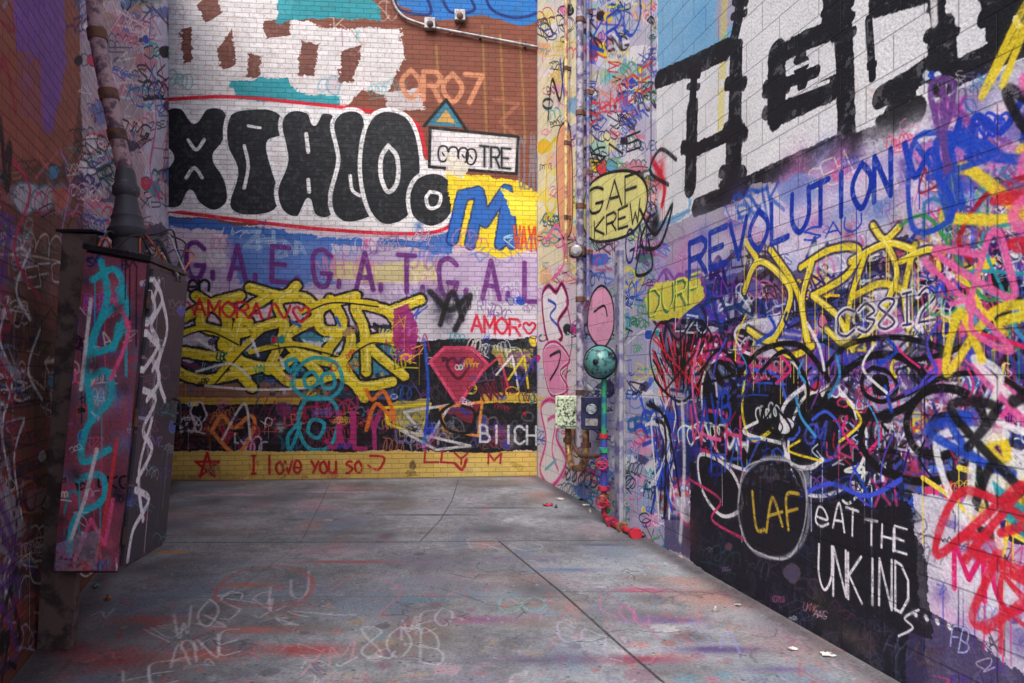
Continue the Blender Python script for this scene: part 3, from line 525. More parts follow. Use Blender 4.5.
# ================================================================ materials
def to_img(S,name):
    im=bpy.data.images.new(name,S.w,S.h,alpha=False)
    px=np.ones((S.h,S.w,4),np.float32); px[...,:3]=np.clip(S.C,0,1)
    im.pixels.foreach_set(px.ravel()); im.update(); im.pack(); return im
def nodes(name):
    m=bpy.data.materials.new(name); m.use_nodes=True; nt=m.node_tree
    return m,nt,nt.nodes['Principled BSDF']
def surf_mat(name,S,kind,gain=1.0,rough=.7,dirt=.3):
    m,nt,bs=nodes(name); N=nt.nodes; L=nt.links
    uv=N.new('ShaderNodeUVMap'); uv.uv_map='UVMap'
    im=N.new('ShaderNodeTexImage'); im.image=to_img(S,name+"_paint"); im.extension='EXTEND'; im.interpolation='Linear'
    L.new(uv.outputs[0],im.inputs[0])
    vm=N.new('ShaderNodeVectorMath'); vm.operation='MULTIPLY'; vm.inputs[1].default_value=(S.W,S.H,1); L.new(uv.outputs[0],vm.inputs[0])
    def mul(c1,c2,f=1.0):
        x=N.new('ShaderNodeMix'); x.data_type='RGBA'; x.blend_type='MULTIPLY'; x.inputs[0].default_value=f
        L.new(c1,x.inputs[6]); L.new(c2,x.inputs[7]); return x.outputs[2]
    n1=N.new('ShaderNodeTexNoise'); n1.inputs['Scale'].default_value=1.3; n1.inputs['Detail'].default_value=5; n1.inputs['Roughness'].default_value=.7; L.new(vm.outputs[0],n1.inputs['Vector'])
    r1=N.new('ShaderNodeMapRange'); r1.inputs[1].default_value=.3; r1.inputs[2].default_value=.7; r1.inputs[3].default_value=1-dirt; r1.inputs[4].default_value=1.05; L.new(n1.outputs[0],r1.inputs[0])
    col=mul(im.outputs[0],r1.outputs[0])
    n2=N.new('ShaderNodeTexNoise'); n2.inputs['Scale'].default_value=55; n2.inputs['Detail'].default_value=3; L.new(vm.outputs[0],n2.inputs['Vector'])
    r2=N.new('ShaderNodeMapRange'); r2.inputs[1].default_value=.35; r2.inputs[2].default_value=.65; r2.inputs[3].default_value=(.74 if kind=='concrete' else .84); r2.inputs[4].default_value=1.1; L.new(n2.outputs[0],r2.inputs[0])
    col=mul(col,r2.outputs[0])
    bump=N.new('ShaderNodeBump'); bump.inputs['Strength'].default_value=.6; bump.inputs['Distance'].default_value=.005; L.new(n2.outputs[0],bump.inputs['Height'])
    last=bump
    if kind in('brick','block'):
        bt=N.new('ShaderNodeTexBrick'); bt.inputs['Scale'].default_value=1
        w,h,mo=(.215,.075,.009) if kind=='brick' else (.40,.20,.009)
        bt.inputs['Brick Width'].default_value=w; bt.inputs['Row Height'].default_value=h; bt.inputs['Mortar Size'].default_value=mo*.55; bt.inputs['Mortar Smooth'].default_value=.35
        bt.inputs['Color1'].default_value=(1,1,1,1); bt.inputs['Color2'].default_value=((.78,.78,.78,1) if kind=='brick' else (.94,.94,.94,1)); bt.inputs['Mortar'].default_value=(.48,.48,.5,1)
        L.new(vm.outputs[0],bt.inputs['Vector']); col=mul(col,bt.outputs['Color'],.8)
        b2=N.new('ShaderNodeBump'); b2.inputs['Strength'].default_value=.9; b2.inputs['Distance'].default_value=.008; b2.invert=True
        L.new(bt.outputs['Fac'],b2.inputs['Height']); L.new(bump.outputs[0],b2.inputs['Normal']); last=b2
    g=N.new('ShaderNodeVectorMath'); g.operation='SCALE'; g.inputs['Scale'].default_value=gain; L.new(col,g.inputs[0])
    L.new(g.outputs[0],bs.inputs['Base Color']); L.new(last.outputs[0],bs.inputs['Normal'])
    rr=N.new('ShaderNodeMapRange'); rr.inputs[3].default_value=rough-.18; rr.inputs[4].default_value=rough+.18; L.new(n1.outputs[0],rr.inputs[0]); L.new(rr.outputs[0],bs.inputs['Roughness'])
    bs.inputs['Specular IOR Level'].default_value=.3
    return m
def lin(c): return tuple((x/255/12.92 if x/255<=.04045 else ((x/255+.055)/1.055)**2.4) for x in c)+(1,)
def plain(name,c1,c2=None,scale=8,rough=.6,metal=0,sp=.45):
    m,nt,bs=nodes(name); N=nt.nodes; L=nt.links
    tc=N.new('ShaderNodeTexCoord'); n=N.new('ShaderNodeTexNoise'); n.inputs['Scale'].default_value=scale; n.inputs['Detail'].default_value=6; n.inputs['Roughness'].default_value=.65
    L.new(tc.outputs['Object'],n.inputs['Vector']); r=N.new('ShaderNodeValToRGB'); r.color_ramp.elements[0].position=sp; r.color_ramp.elements[1].position=sp+.12
    c2=c2 or tuple(x*.6 for x in c1); r.color_ramp.elements[0].color=lin(c1); r.color_ramp.elements[1].color=lin(c2)
    L.new(n.outputs[0],r.inputs[0]); L.new(r.outputs[0],bs.inputs['Base Color']); bs.inputs['Roughness'].default_value=rough; bs.inputs['Metallic'].default_value=metal
    b=N.new('ShaderNodeBump'); b.inputs['Strength'].default_value=.3; b.inputs['Distance'].default_value=.003; L.new(n.outputs[0],b.inputs['Height']); L.new(b.outputs[0],bs.inputs['Normal'])
    return m
# ================================================================ mesh helpers
def obj(name,bm,mat,parent=None,label=None,cat_=None,smooth=False,bevel=0,kind=None,group=None):
    bmesh.ops.recalc_face_normals(bm,faces=bm.faces[:])
    me=bpy.data.meshes.new(name); bm.to_mesh(me); bm.free()
    if smooth:
        for p in me.polygons: p.use_smooth=True
        try: me.set_sharp_from_angle(angle=math.radians(40))
        except Exception: pass
    o=bpy.data.objects.new(name,me); sc.collection.objects.link(o)
    for m_ in (mat if isinstance(mat,list) else [mat]): me.materials.append(m_)
    if parent: o.parent=parent; o.matrix_parent_inverse=parent.matrix_world.inverted()
    if label: o['label']=label
    if cat_: o['category']=cat_
    if kind: o['kind']=kind
    if group: o['group']=group
    if bevel:
        b=o.modifiers.new('Bevel','BEVEL'); b.width=bevel; b.segments=2; b.limit_method='ANGLE'
    return o
def empty(name,loc,label,cat_,group=None):
    o=bpy.data.objects.new(name,None); o.location=loc; o.empty_display_size=.1; sc.collection.objects.link(o); o['label']=label; o['category']=cat_
    if group: o['group']=group
    bpy.context.view_layer.update(); return o
def hexa(bm,c):
    v=[bm.verts.new(x) for x in c]
    for f in [(0,1,2,3),(7,6,5,4),(0,4,5,1),(1,5,6,2),(2,6,7,3),(3,7,4,0)]: bm.faces.new([v[i] for i in f])
    return v
def setuv(bm,S):
    uv=bm.loops.layers.uv.new('UVMap')
    for f in bm.faces:
        for l in f.loops:
            q=np.array(l.vert.co)-S.o; l[uv].uv=(float(q@S.U)/S.W,float(q@S.V)/S.H)
def rings_(bm,rings,seg,caps=True):
    for a,b in zip(rings,rings[1:]):
        for k in range(seg): bm.faces.new([a[k],a[(k+1)%seg],b[(k+1)%seg],b[k]])
    if caps: bm.faces.new(rings[0]); bm.faces.new(rings[-1])
def tube(bm,pts,r,seg=14,caps=True):
    pts=[Vector(p) for p in pts]; rings=[]; nrm=None
    for i,p in enumerate(pts):
        t=(pts[min(i+1,len(pts)-1)]-pts[max(i-1,0)]).normalized()
        if nrm is None: nrm=t.orthogonal().normalized()
        else: nrm=(nrm-t*nrm.dot(t)).normalized()
        b=t.cross(nrm)
        rings.append([bm.verts.new(p+(nrm*math.cos(a)+b*math.sin(a))*r) for a in [2*math.pi*k/seg for k in range(seg)]])
    rings_(bm,rings,seg,caps)
def rnd(pts,rad=.06,n=5):
    pts=[Vector(p) for p in pts]; out=[pts[0]]
    for i in range(1,len(pts)-1):
        a=(pts[i-1]-pts[i]); b=(pts[i+1]-pts[i]); d=min(rad,a.length*.45,b.length*.45)
        p0=pts[i]+a.normalized()*d; p2=pts[i]+b.normalized()*d
        for k in range(n+1):
            t=k/n; out.append(p0*(1-t)**2+pts[i]*2*t*(1-t)+p2*t*t)
    out.append(pts[-1]); return out
def lathe(bm,c,axis,prof,seg=28):
    t=Vector(axis).normalized(); c=Vector(c); n=t.orthogonal().normalized(); b=t.cross(n)
    rings_(bm,[[bm.verts.new(c+t*h+(n*math.cos(a)+b*math.sin(a))*max(r,.0006)) for a in [2*math.pi*k/seg for k in range(seg)]] for h,r in prof],seg)
def obox(bm,c,ax,ay,az,sx,sy,sz):
    c=Vector(c); ax=Vector(ax)*sx/2; ay=Vector(ay)*sy/2; az=Vector(az)*sz/2
    hexa(bm,[c-ax-ay-az,c+ax-ay-az,c+ax+ay-az,c-ax+ay-az,c-ax-ay+az,c+ax-ay+az,c+ax+ay+az,c-ax+ay+az])
# ================================================================ walls
edge=plain('wall_side_brick',(96,58,48),(70,44,40),5,.85)
def wall(name,S,mat,label,th=.35):
    bm=bmesh.new(); o=Vector(S.o); U=Vector(S.U); n=Vector(S.n)
    a=o; b=o+U*S.W; up=Vector((0,0,HW)); dn=Vector((0,0,-.3)); 
    hexa(bm,[a+dn,b+dn,b+up,a+up,a-n*th+dn,b-n*th+dn,b-n*th+up,a-n*th+up])
    setuv(bm,S)
    ob=obj(name,bm,[mat,edge],label=label,cat_='wall')
    for p in ob.data.polygons:
        if p.normal.dot(n)<.9: p.material_index=1
    return ob
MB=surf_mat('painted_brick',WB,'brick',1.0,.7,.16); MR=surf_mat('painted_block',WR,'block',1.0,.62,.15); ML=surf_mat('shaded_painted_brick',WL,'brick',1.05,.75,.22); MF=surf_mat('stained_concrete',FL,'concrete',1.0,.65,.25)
wb=wall('brick_wall',WB,MB,'brick wall closing the alley, covered in layered graffiti')
wr=wall('block_wall',WR,MR,'concrete block wall with large white letters and dense graffiti')
wl=wall('brick_wall',WL,ML,'dark brick wall with faded purple and black graffiti')
bm=bmesh.new(); s=150
for i,(x,y) in enumerate([(-s,-s),(s,-s),(s,s),(-s,s)]): bm.verts.new((x,y,-.02))
bm.verts.ensure_lookup_table(); bm.faces.new(bm.verts[:])
obj('ground',bm,plain('asphalt',(72,72,74),(60,60,62),3,.9),kind='structure')
bm=bmesh.new(); c=[(-6.9,-.9),(3.9,-.9),(3.9,11.2),(-6.9,11.2)]
hexa(bm,[(x,y,-.1) for x,y in c]+[(x,y,0) for x,y in c]); setuv(bm,FL)
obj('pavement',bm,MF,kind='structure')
# ================================================================ cabinet on left wall
def ray(px,py,d): return Vector(((px-CX)/F*d,d,CH+(HY-py)/F*d))
fb=[ray(54,573,3.85),ray(118,573,3.85),ray(150,262,3.85),ray(86,250,3.85)]
sb1=ray(163,545,4.55); st1=ray(186,276,4.55); bl=fb[0]+(sb1-fb[1]); tl=fb[3]+(st1-fb[2])
cab=empty('electrical_cabinet',(float(fb[0].x),4.1,0),'tall graffitied steel cabinet mounted crooked on the brick wall','electrical cabinet')
steel=plain('grimy_painted_steel',(90,64,72),(50,38,46),6,.5,.2); dark=plain('dark_steel',(46,44,52),(28,26,32),9,.45,.4); rust=plain('rusty_steel',(112,74,58),(68,56,58),12,.7,.3)
bm=bmesh.new(); hexa(bm,[fb[0],fb[1],sb1,bl,fb[3],fb[2],st1,tl]); obj('body',bm,steel,cab,bevel=.008)
SF=Surf(tuple(fb[0]-Vector((.05,0,.05))),(1,0,0),(0,0,1),.75,2.0,.003,(132,70,88))
SF.o[1]=3.83
S=SF
for i in range(40): S.mist(random.uniform(56,150),random.uniform(255,570),random.uniform(8,22),random.choice([(180,75,105),(84,60,84),(95,130,170),(195,95,120),(150,150,170),(66,46,66),(110,60,76)]),.9)
many(S,44,58,258,150,570,[(235,90,140),(60,170,195),BLK,(225,220,230),(80,80,190),(220,65,75)],7,18,.9,l=(.08,.16))
for st in [[(92,280),(114,270),(122,296),(98,324),(90,352),(112,346),(118,326)],[(84,380),(106,372),(110,398),(86,428),(82,462),(108,450)],[(76,480),(100,476),(102,500),(74,520),(68,556)],[(100,262),(106,300),(86,360),(92,420)],[(118,290),(126,310),(112,350)]]: S.spray(st,7,(48,190,208),1,.3,rough=.4,drip=2)
many(S,30,58,258,150,570,[(235,80,135),(225,220,230),BLK,(80,80,190)],5,12,.85,l=(.06,.14))
for i,st in enumerate([[(112,300),(128,330),(110,380)],[(96,450),(84,500),(70,540)],[(116,440),(104,520),(96,560)],[(74,560),(90,520),(104,545),(112,500)],[(90,300),(80,390)]]): S.spray(st,4,[(245,95,150),(230,225,232),(225,65,75)][i%3],.95,.3,smooth=i%2==0)
for i in range(8): S.mist(random.uniform(56,150),random.uniform(255,570),random.uniform(5,12),(80,54,66),.7)
S.poly([(56,545),(100,530),(96,572),(54,574)],(165,163,180),.6,3,thr=.3); S.spray([(148,262),(118,570)],3,(30,26,34),.9,.5)
sd=(sb1-fb[1]); sd.z=0; sU=np.array(sd.normalized()); sV=np.array((fb[2]-fb[1]).normalized()); sV=sV-sU*(sU@sV); sV/=np.linalg.norm(sV)
SS=Surf(tuple(fb[1]-Vector(sU)*.05-Vector(sV)*.1),sU,sV,1.0,2.2,.003,(58,52,66))
S=SS
many(S,44,125,280,180,550,[(200,200,212),(150,75,110),(75,85,175),BLK,(65,155,170)],6,14,.85)
for st in [[(146,290),(152,310),(142,330),(158,350),(150,370)],[(150,280),(160,300),(148,325),(156,345),(140,370)],[(140,390),(154,400),(140,430),(150,450),(134,480)],[(132,490),(146,500),(130,530),(124,560)],[(150,420),(136,470),(140,520)],[(156,282),(150,300)],[(150,360),(158,380),(144,400)],[(160,300),(166,330),(156,370),(164,400)]]: S.spray(st,7,(242,240,246),1,.2,drip=1)
def panel(name,quad,S,n,th,mat,parent,**k):
    n=Vector(n).normalized(); bm=bmesh.new(); hexa(bm,[q+n*th for q in quad]+[q+n*.001 for q in quad]); setuv(bm,S)
    return obj(name,bm,mat,parent,bevel=.003,**k)
MFc=surf_mat('cabinet_front_paint',SF,'metal',1.15,.5,.2); MSc=surf_mat('cabinet_side_paint',SS,'metal',1.15,.5,.2)
def inset(q,f): 
    c=sum(q,Vector())/4; return [c+(x-c)*f for x in q]
panel('side_panel',inset(fb,.985),SF,(0,-1,0),.014,MFc,cab)
sq=[fb[1],sb1,st1,fb[2]]; nn=(sb1-fb[1]).cross(fb[2]-fb[1]).normalized()
if nn.x<0: nn=-nn
door=panel('door',inset(sq,.96),SS,nn,.02,MSc,cab,label='black door with white scribbled lines')
hp=(fb[1]*.12+sb1*.88)*.5+(fb[2]*.12+st1*.88)*.5+nn*.03
bm=bmesh.new(); tube(bm,rnd([hp+Vector((0,0,-.08))-nn*.01,hp+Vector((0,0,-.08))+nn*.03,hp+Vector((0,0,.08))+nn*.03,hp+Vector((0,0,.08))-nn*.01],.02),.008); obj('handle',bm,dark,door,smooth=True)
for f in (.12,.5,.88):
    p=fb[1].lerp(fb[2],f)+nn*.012; d=(fb[2]-fb[1]).normalized(); bm=bmesh.new(); tube(bm,[p-d*.05,p+d*.05],.011); obj('hinge',bm,rust,door,smooth=True)
up=(fb[3]-fb[0]).normalized(); tq=[fb[3],fb[2],st1,tl]; cc=sum(tq,Vector())/4
bm=bmesh.new(); t2=[cc+(q-cc)*1.07 for q in tq]; hexa(bm,[q+up*.002 for q in t2]+[q+up*.035 for q in t2]); obj('lid',bm,dark,cab,bevel=.004)
p0=ray(36,652,3.97); p0.z=0; p1=ray(72,652,3.97); p1.z=0; p2=ray(96,234,3.98); p3=ray(62,232,3.98); bk=Vector((-.03,.09,0))
brd=empty('steel_post',(float(p0.x),3.97,0),'brown grimy steel post leaning on the brick wall behind the cabinet','post')
bm=bmesh.new(); hexa(bm,[p0,p1,p1+bk,p0+bk,p3,p2,p2+bk,p3+bk]); obj('shaft',bm,plain('weathered_post',(112,94,90),(66,54,56),7,.75),brd,bevel=.006)
bm=bmesh.new(); ct=(p2+p3+bk)/2+Vector((0,0,.012)); obox(bm,ct,(1,0,0),(0,1,0),(0,0,1),.22,.13,.016); obj('cap',bm,dark,brd,bevel=.003)
ris=empty('conduit_riser',tuple(ray(128,248,4.15)),'dark conduit dropping down the brick wall into the cabinet','pipe')
path=rnd([ray(88,-80,4.1),ray(97,40,4.1),ray(112,110,4.12),ray(125,172,4.15)],.15)
bm=bmesh.new(); tube(bm,path,.045,16); obj('pipe',bm,plain('grey_scribbled_pipe',(170,138,144),(84,62,82),14,.6),ris,smooth=True)
c0=ray(129,262,4.1); c1=ray(125,165,4.15); hoodm=plain('weathered_black_paint',(56,54,64),(104,98,106),16,.6,.1,.58)
bm=bmesh.new(); lathe(bm,c0,c1-c0,[(0,.09),(0,.115),(.03,.115),(.045,.092),(.13,.086),(.15,.105),(.19,.112),(.21,.1),(.25,.085),(.27,.09),(.29,.08),(.34,.068),(.40,.058),(.42,.075),(.46,.075),(.48,.062),(.55,.055),(.57,.05)],18); obj('vent_hood',bm,hoodm,ris,smooth=True)
for k in range(6):
    a=k*math.pi/3; rr=Vector((math.cos(a),math.sin(a),0)); bm=bmesh.new(); lathe(bm,c0+Vector((0,0,.035))+rr*.103,(0,0,1),[(0,.012),(.018,.012),(.02,0)],6); obj('bolt',bm,rust,ris)
for f in (3,8,12):
    p=path[min(f,len(path)-2)]; q=path[min(f+1,len(path)-1)]; bm=bmesh.new(); d=(q-p).normalized(); tube(bm,[p-d*.03,p+d*.03],.054,18); obj('coupling',bm,rust,ris,smooth=True)
cc_=[(30,28,32),(200,80,40),(90,86,94),(34,32,40),(160,150,150),(210,200,200),(30,28,32),(60,80,150),(24,24,28),(200,90,60)]
for k in range(10):
    y0=random.uniform(228,258); n=6; base_=[ray(88+k*3,y0+14,3.82+.05*k)]
    for j in range(1,n): base_.append(ray(88+k*3+j*random.uniform(12,17),random.uniform(226,272),3.85+.05*k+.05*j))
    base_.append(ray(178+random.uniform(-6,8),272+random.uniform(-4,10),4.3))
    bm=bmesh.new(); tube(bm,rnd(base_,.06),.006,8); obj('cable',bm,plain('cable_sheath',cc_[k],None,20,.5),label='loose thin cable tangled on top of the cabinet',cat_='cable',smooth=True,group='loose cables on the cabinet')
# ================================================================ back wall conduit
grey=plain('galvanised_grey',(170,168,170),(125,122,126),10,.45,.3)
cd=empty('wall_conduit',tuple(WB.P(395,8,.04)),'thin pale conduit with two junction boxes on the brick wall','conduit')
bm=bmesh.new(); tube(bm,rnd([WB.P(388,-30,.05),WB.P(394,6,.05),WB.P(404,18,.05),WB.P(430,27,.05),WB.P(500,40,.05),WB.P(547,49,.05)],.15),.022,12); obj('pipe',bm,grey,cd,smooth=True)
for (x,y) in [(430,24),(460,16)]:
    bm=bmesh.new(); obox(bm,WB.P(x,y,.05),(WB.U),(WB.n),(0,0,1),.17,.1,.17); jb=obj('junction_box',bm,grey,cd,bevel=.01)
    bm=bmesh.new(); lathe(bm,WB.P(x,y,.1),WB.n,[(0,.05),(.012,.05),(.03,.03),(.035,0)],16); obj('cover',bm,rust,jb,smooth=True)
for x,y in [(480,36),(525,45)]:
    bm=bmesh.new(); obox(bm,WB.P(x,y,.035),(WB.U),(WB.n),(0,0,1),.03,.06,.09); obj('clip',bm,dark,cd,bevel=.004)
bm=bmesh.new(); tube(bm,rnd([WB.P(460,14,.03),WB.P(459,28,.03),WB.P(448,34,.03)],.05),.01,8); obj('stub',bm,rust,cd,smooth=True)
# ================================================================ pipes on block wall
def vpipe(x,y0,y1,r,off,mat,label,name='downpipe',n=5):
    a=WR.P(x,y1,off); b=WR.P(x,y0,off); b=Vector((a.x,a.y,b.z))
    e=empty(name,tuple(a),label,'pipe'); bm=bmesh.new(); tube(bm,[a,b],r,16); obj('pipe',bm,mat,e,smooth=True)
    for k in range(n):
        p=a.lerp(b,(k+.6)/n); bm=bmesh.new(); tube(bm,[p-Vector((0,0,.03)),p+Vector((0,0,.03))],r*1.22,16)
        obox(bm,p-Vector(WR.n)*(off/2),WR.U,WR.n,(0,0,1),.03,off,.05); obj('bracket',bm,rust,e)
    return e
vpipe(566,-110,262,.022,.07,plain('yellow_streaked_pipe',(210,190,120),(150,90,100),9,.6),'thin yellowed vertical pipe clamped to the block wall')
vpipe(580,-110,448,.045,.11,plain('grey_streaked_pipe',(165,160,172),(84,72,110),9,.6),'thick grey vertical pipe with paint streaks on the block wall',n=6)
vpipe(588,-100,300,.018,.06,plain('blue_streaked_pipe',(70,84,160),(150,136,150),10,.6),'narrow bluish conduit beside the thick pipe',n=5)
ch=empty('steel_channel',tuple(WR.P(618,520,.02)),'grey vertical steel cover channel fixed to the block wall','steel channel')
c0=WR.P(619,250,.03); c1=WR.P(619,524,.03); mid_=Vector((c1.x,c1.y,(c0.z+c1.z)/2)); hh=c0.z-c1.z
bm=bmesh.new(); obox(bm,mid_,WR.U,WR.n,(0,0,1),.16,.05,hh); obj('cover',bm,plain('grey_channel_paint',(150,150,164),(96,92,140),7,.6),ch,bevel=.01)
for s_ in(-1,1):
    bm=bmesh.new(); obox(bm,mid_+Vector(WR.U)*.10*s_-Vector(WR.n)*.02,WR.U,WR.n,(0,0,1),.035,.012,hh*.98); obj('flange',bm,grey,ch)
for k in range(4):
    bm=bmesh.new(); lathe(bm,mid_+Vector(WR.n)*.025+Vector((0,0,hh*(k/3-.5)*.9)),WR.n,[(0,.014),(.008,.014),(.009,0)],6); obj('bolt',bm,rust,ch)
gc=WR.P(599,362,.24); fd=(Vector((0,0,1.6))-gc); fd.z=0; fd=(fd.normalized()+Vector(WR.n)*.4).normalized()
gong=empty('alarm_bell',tuple(gc),'round teal painted alarm bell mounted on the block wall','alarm bell')
bm=bmesh.new(); lathe(bm,gc,fd,[(-.09,0),(-.09,.13),(-.06,.168),(-.03,.175),(.0,.168),(.035,.15),(.07,.118),(.095,.08),(.11,.04),(.114,.0)],36); obj('shell',bm,plain('scribbled_teal_bell_paint',(84,140,140),(26,34,44),14,.35,.1,.48),gong,smooth=True)
bm=bmesh.new(); lathe(bm,gc,fd,[(-.05,.172),(-.05,.188),(-.025,.188),(-.025,.172)],36); obj('rim',bm,dark,gong,smooth=True)
bm=bmesh.new(); lathe(bm,gc,fd,[(.105,.03),(.13,.028),(.135,0)],12); obj('nut',bm,dark,gong)
bm=bmesh.new(); tube(bm,[gc-fd*.08,gc-Vector(WR.n)*.22],.035,12); obj('bracket',bm,rust,gong)
mb=WR.P(569,412,.12); mbx=empty('meter_box',tuple(mb),'white and green scribbled meter box on the block wall','meter box')
f_=Vector((-.30,-.95,0)).normalized(); r_=Vector((-f_.y,f_.x,0))
bm=bmesh.new(); obox(bm,mb,r_,f_,(0,0,1),.33,.16,.42); obj('case',bm,plain('white_green_box_paint',(206,216,190),(50,100,70),16,.5,0,.5),mbx,bevel=.015)
bm=bmesh.new(); obox(bm,mb+f_*.088,r_,f_,(0,0,1),.27,.016,.35); dr_=obj('door',bm,plain('scribbled_lid_paint',(205,215,185),(40,70,64),30,.5,0,.47),mbx,bevel=.006)
bm=bmesh.new(); lathe(bm,mb+f_*.096+r_*.09,f_,[(0,.016),(.012,.016),(.013,0)],10); obj('lock',bm,dark,dr_)
db_=WR.P(593,413,.12); dbx=empty('control_box',tuple(db_),'dark blue steel control box with round dial','control box')
bm=bmesh.new(); obox(bm,db_,r_,f_,(0,0,1),.25,.16,.38); obj('case',bm,plain('navy_box_paint',(40,44,90),(24,24,44),10,.5,.1),dbx,bevel=.012)
bm=bmesh.new(); lathe(bm,db_+f_*.08+Vector((0,0,.05)),f_,[(0,.06),(.02,.06),(.024,.05),(.02,.045),(.02,0)],18); obj('dial',bm,plain('pale_dial',(170,180,190),(100,110,120),20,.3),dbx)
bm=bmesh.new(); obox(bm,db_+f_*.083-Vector((0,0,.1)),r_,f_,(0,0,1),.14,.012,.08); obj('plate',bm,grey,dbx)
v0=WR.P(604,516,.16); vr=empty('valve_riser',(v0.x,v0.y,0),'green and blue water riser with red valves','water pipe')
def VP(y): p=WR.P(604,y,.16); return Vector((v0.x,v0.y,p.z))
gm=plain('green_pipe_paint',(50,150,95),(34,90,130),9,.4); bm_=plain('blue_pipe_paint',(40,76,170),(90,56,140),9,.4); rm=plain('red_valve_paint',(190,36,50),(110,30,60),14,.5); br=plain('brass_pipe',(170,138,84),(118,74,60),14,.4,.4)
bm=bmesh.new(); tube(bm,[VP(378),VP(440)],.03,14); obj('upper_pipe',bm,gm,vr,smooth=True)
bm=bmesh.new(); tube(bm,[VP(440),VP(492)],.036,14); obj('middle_pipe',bm,bm_,vr,smooth=True)
bm=bmesh.new(); tube(bm,rnd([VP(490),VP(515),VP(519)+Vector(WR.U)*.14,VP(519)+Vector(WR.U)*.72-Vector(WR.n)*.06],.06),.03,14); obj('foot_pipe',bm,rm,vr,smooth=True)
for s_ in (.2,.45,.72):
    p=VP(519)+Vector(WR.U)*s_-Vector(WR.n)*.06*s_/.72; bm=bmesh.new(); lathe(bm,p,WR.U,[(-.03,.045),(-.03,.062),(.03,.062),(.03,.045)],10); obj('coupling',bm,[rm,br,rm][int(s_*3)],vr,bevel=.004)
for y,m_,r,h in [(436,rm,.05,.05),(450,gm,.055,.06),(468,bm_,.055,.05),(488,rm,.07,.05),(497,br,.06,.06),(505,rm,.075,.03)]:
    bm=bmesh.new(); p=VP(y); lathe(bm,p,(0,0,1),[(-h/2,r*.8),(-h/2,r),(h/2,r),(h/2,r*.8)],10); obj('flange',bm,m_,vr,bevel=.004)
for y in (462,500):
    p=VP(y); bm=bmesh.new(); tube(bm,[p,p+f_*.13],.014,10); obj('valve_stem',bm,br,vr)
    ring=[p+f_*.13+(r_*math.cos(a)+Vector((0,0,1))*math.sin(a))*.06 for a in [k*math.pi/8 for k in range(17)]]
    bm=bmesh.new(); tube(bm,ring,.009,8)
    for k in range(3):
        a=k*math.pi/3; d=(r_*math.cos(a)+Vector((0,0,1))*math.sin(a))*.06; tube(bm,[p+f_*.13-d,p+f_*.13+d],.006,6)
    obj('handwheel',bm,rm,vr,smooth=True)
e0=WR.P(570,440,.1); el_=empty('elbow_pipe',tuple(e0),'brass coloured U shaped pipe bends below the meter box','pipe')
bm=bmesh.new(); tube(bm,rnd([WR.P(568,428,.1),WR.P(568,452,.1),WR.P(572,468,.14),WR.P(583,468,.14),WR.P(586,455,.14),WR.P(586,430,.12)],.12),.04,14); obj('bend',bm,br,el_,smooth=True)
bm=bmesh.new(); tube(bm,rnd([WR.P(573,430,.16),WR.P(573,444,.16),WR.P(580,456,.2),WR.P(594,456,.2),WR.P(604,456,.16)],.1),.026,12); obj('branch_pipe',bm,rust,el_,smooth=True)
for (x,y,o_) in [(568,440,.1),(586,445,.13),(577,468,.14)]:
    p=WR.P(x,y,o_); bm=bmesh.new(); lathe(bm,p,(0,0,1),[(-.03,.05),(-.03,.062),(.03,.062),(.03,.05)],8); obj('collar',bm,rust,el_)
p=WR.P(578,252,.13); ip=empty('pipe_regulator',tuple(p),'small rusty regulator clamped on the thick wall pipe','regulator')
bm=bmesh.new(); obox(bm,p,r_,f_,(0,0,1),.2,.16,.13); obj('body',bm,rust,ip,bevel=.02)
bm=bmesh.new(); lathe(bm,p+f_*.08,f_,[(0,.07),(.03,.07),(.05,.04),(.05,0)],16); obj('diaphragm_cap',bm,grey,ip)
def scrap(px,py,s,col,label,cat_,grp,name):
    p=FL.P(px,py); bm=bmesh.new(); n=6; vs=[]
    for j in range(n):
        row=[]
        for i in range(n): row.append(bm.verts.new((p.x+(i/(n-1)-.5)*s*random.uniform(.85,1.15),p.y+(j/(n-1)-.5)*s*.7*random.uniform(.85,1.15),.004+random.uniform(0,.22)*s)))
        vs.append(row)
    for j in range(n-1):
        for i in range(n-1): bm.faces.new([vs[j][i],vs[j][i+1],vs[j+1][i+1],vs[j+1][i]])
    o=obj(name,bm,plain(name+'_surface',col,None,20,.8),label=label,cat_=cat_,group=grp)
    m=o.modifiers.new('Solidify','SOLIDIFY'); m.thickness=.002
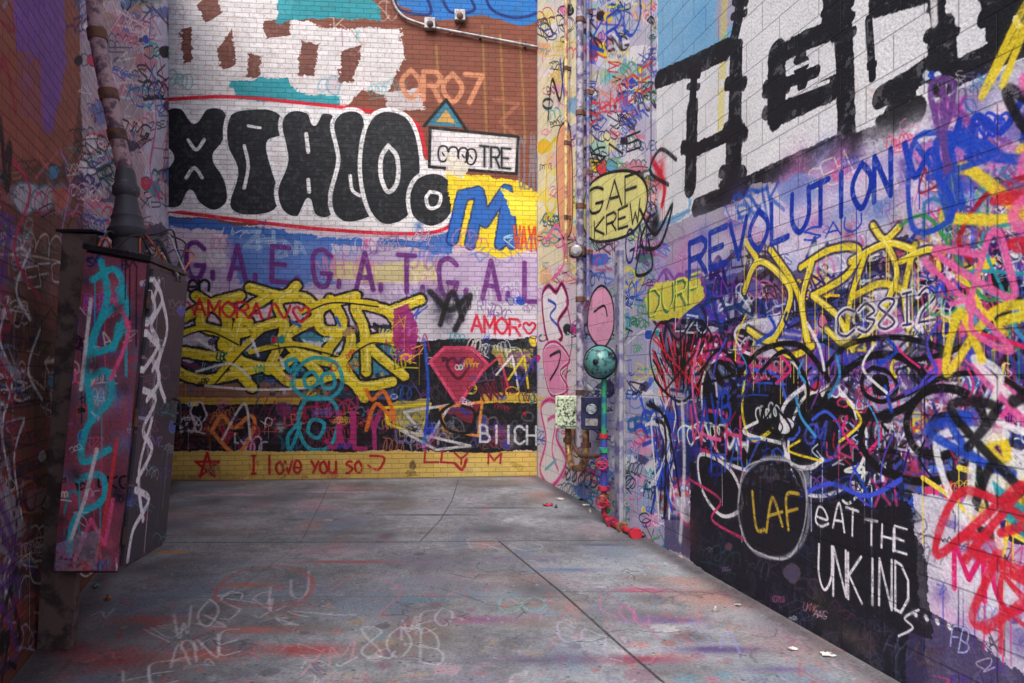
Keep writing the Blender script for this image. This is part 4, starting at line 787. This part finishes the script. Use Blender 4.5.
for x,y,s in [(792,650,.05),(828,656,.07),(800,622,.04),(560,500,.1),(586,506,.08),(738,606,.04)]:
    scrap(x,y,s,(200,195,195),'crumpled pale paper scrap lying on the concrete','litter','paper scraps on the floor','paper_scrap')
for x,y,s in [(548,506,.12),(645,537,.1)]:
    scrap(x,y,s,(190,44,66),'crumpled red rag lying at the wall foot','rag','red rags at the wall foot','rag')
for x,y,c in [(628,531,(210,44,54)),(556,508,(70,70,110)),(108,600,(190,105,55)),(96,588,(90,150,165)),(590,512,(210,205,200)),(715,612,(215,210,210))]:
    p=FL.P(x,y); bm=bmesh.new(); lathe(bm,p,(0,0,1),[(0,.018),(.002,.02),(.02,.02),(.024,.014),(.03,.009),(.04,.008),(.041,0)],14)
    obj('spray_cap',bm,plain('cap_plastic',c,None,20,.35),label='small plastic spray can cap dropped on the concrete',cat_='spray can cap',group='dropped spray caps',smooth=True)
# ================================================================ camera, light
cam=bpy.data.cameras.new('camera'); co=bpy.data.objects.new('camera',cam); sc.collection.objects.link(co); sc.camera=co
co.location=(0,0,CH); co.rotation_euler=(math.pi/2,0,0); cam.sensor_width=36; cam.lens=36*F/1024; cam.shift_y=(HY-341.5)/1024; cam.clip_end=600; cam.clip_start=.05
w=bpy.data.worlds.new('World'); sc.world=w; w.use_nodes=True; nt=w.node_tree
sk=nt.nodes.new('ShaderNodeTexSky'); sk.sky_type='NISHITA'; sk.sun_disc=False; sk.sun_elevation=math.radians(52); sk.air_density=1.2; sk.dust_density=5
d=Vector((.36,.90,-1.2)).normalized()
sk.sun_rotation=math.atan2(-d.x,-d.y)
nt.links.new(sk.outputs[0],nt.nodes['Background'].inputs[0]); nt.nodes['Background'].inputs[1].default_value=.15
sun=bpy.data.lights.new('sun','SUN'); sun.energy=4.7; sun.angle=math.radians(50); sun.color=(1,.98,.96)
so=bpy.data.objects.new('sun',sun); sc.collection.objects.link(so); so.rotation_euler=d.to_track_quat('-Z','Y').to_euler()
sc.view_settings.view_transform='Standard'; sc.view_settings.look='None'; sc.view_settings.exposure=0
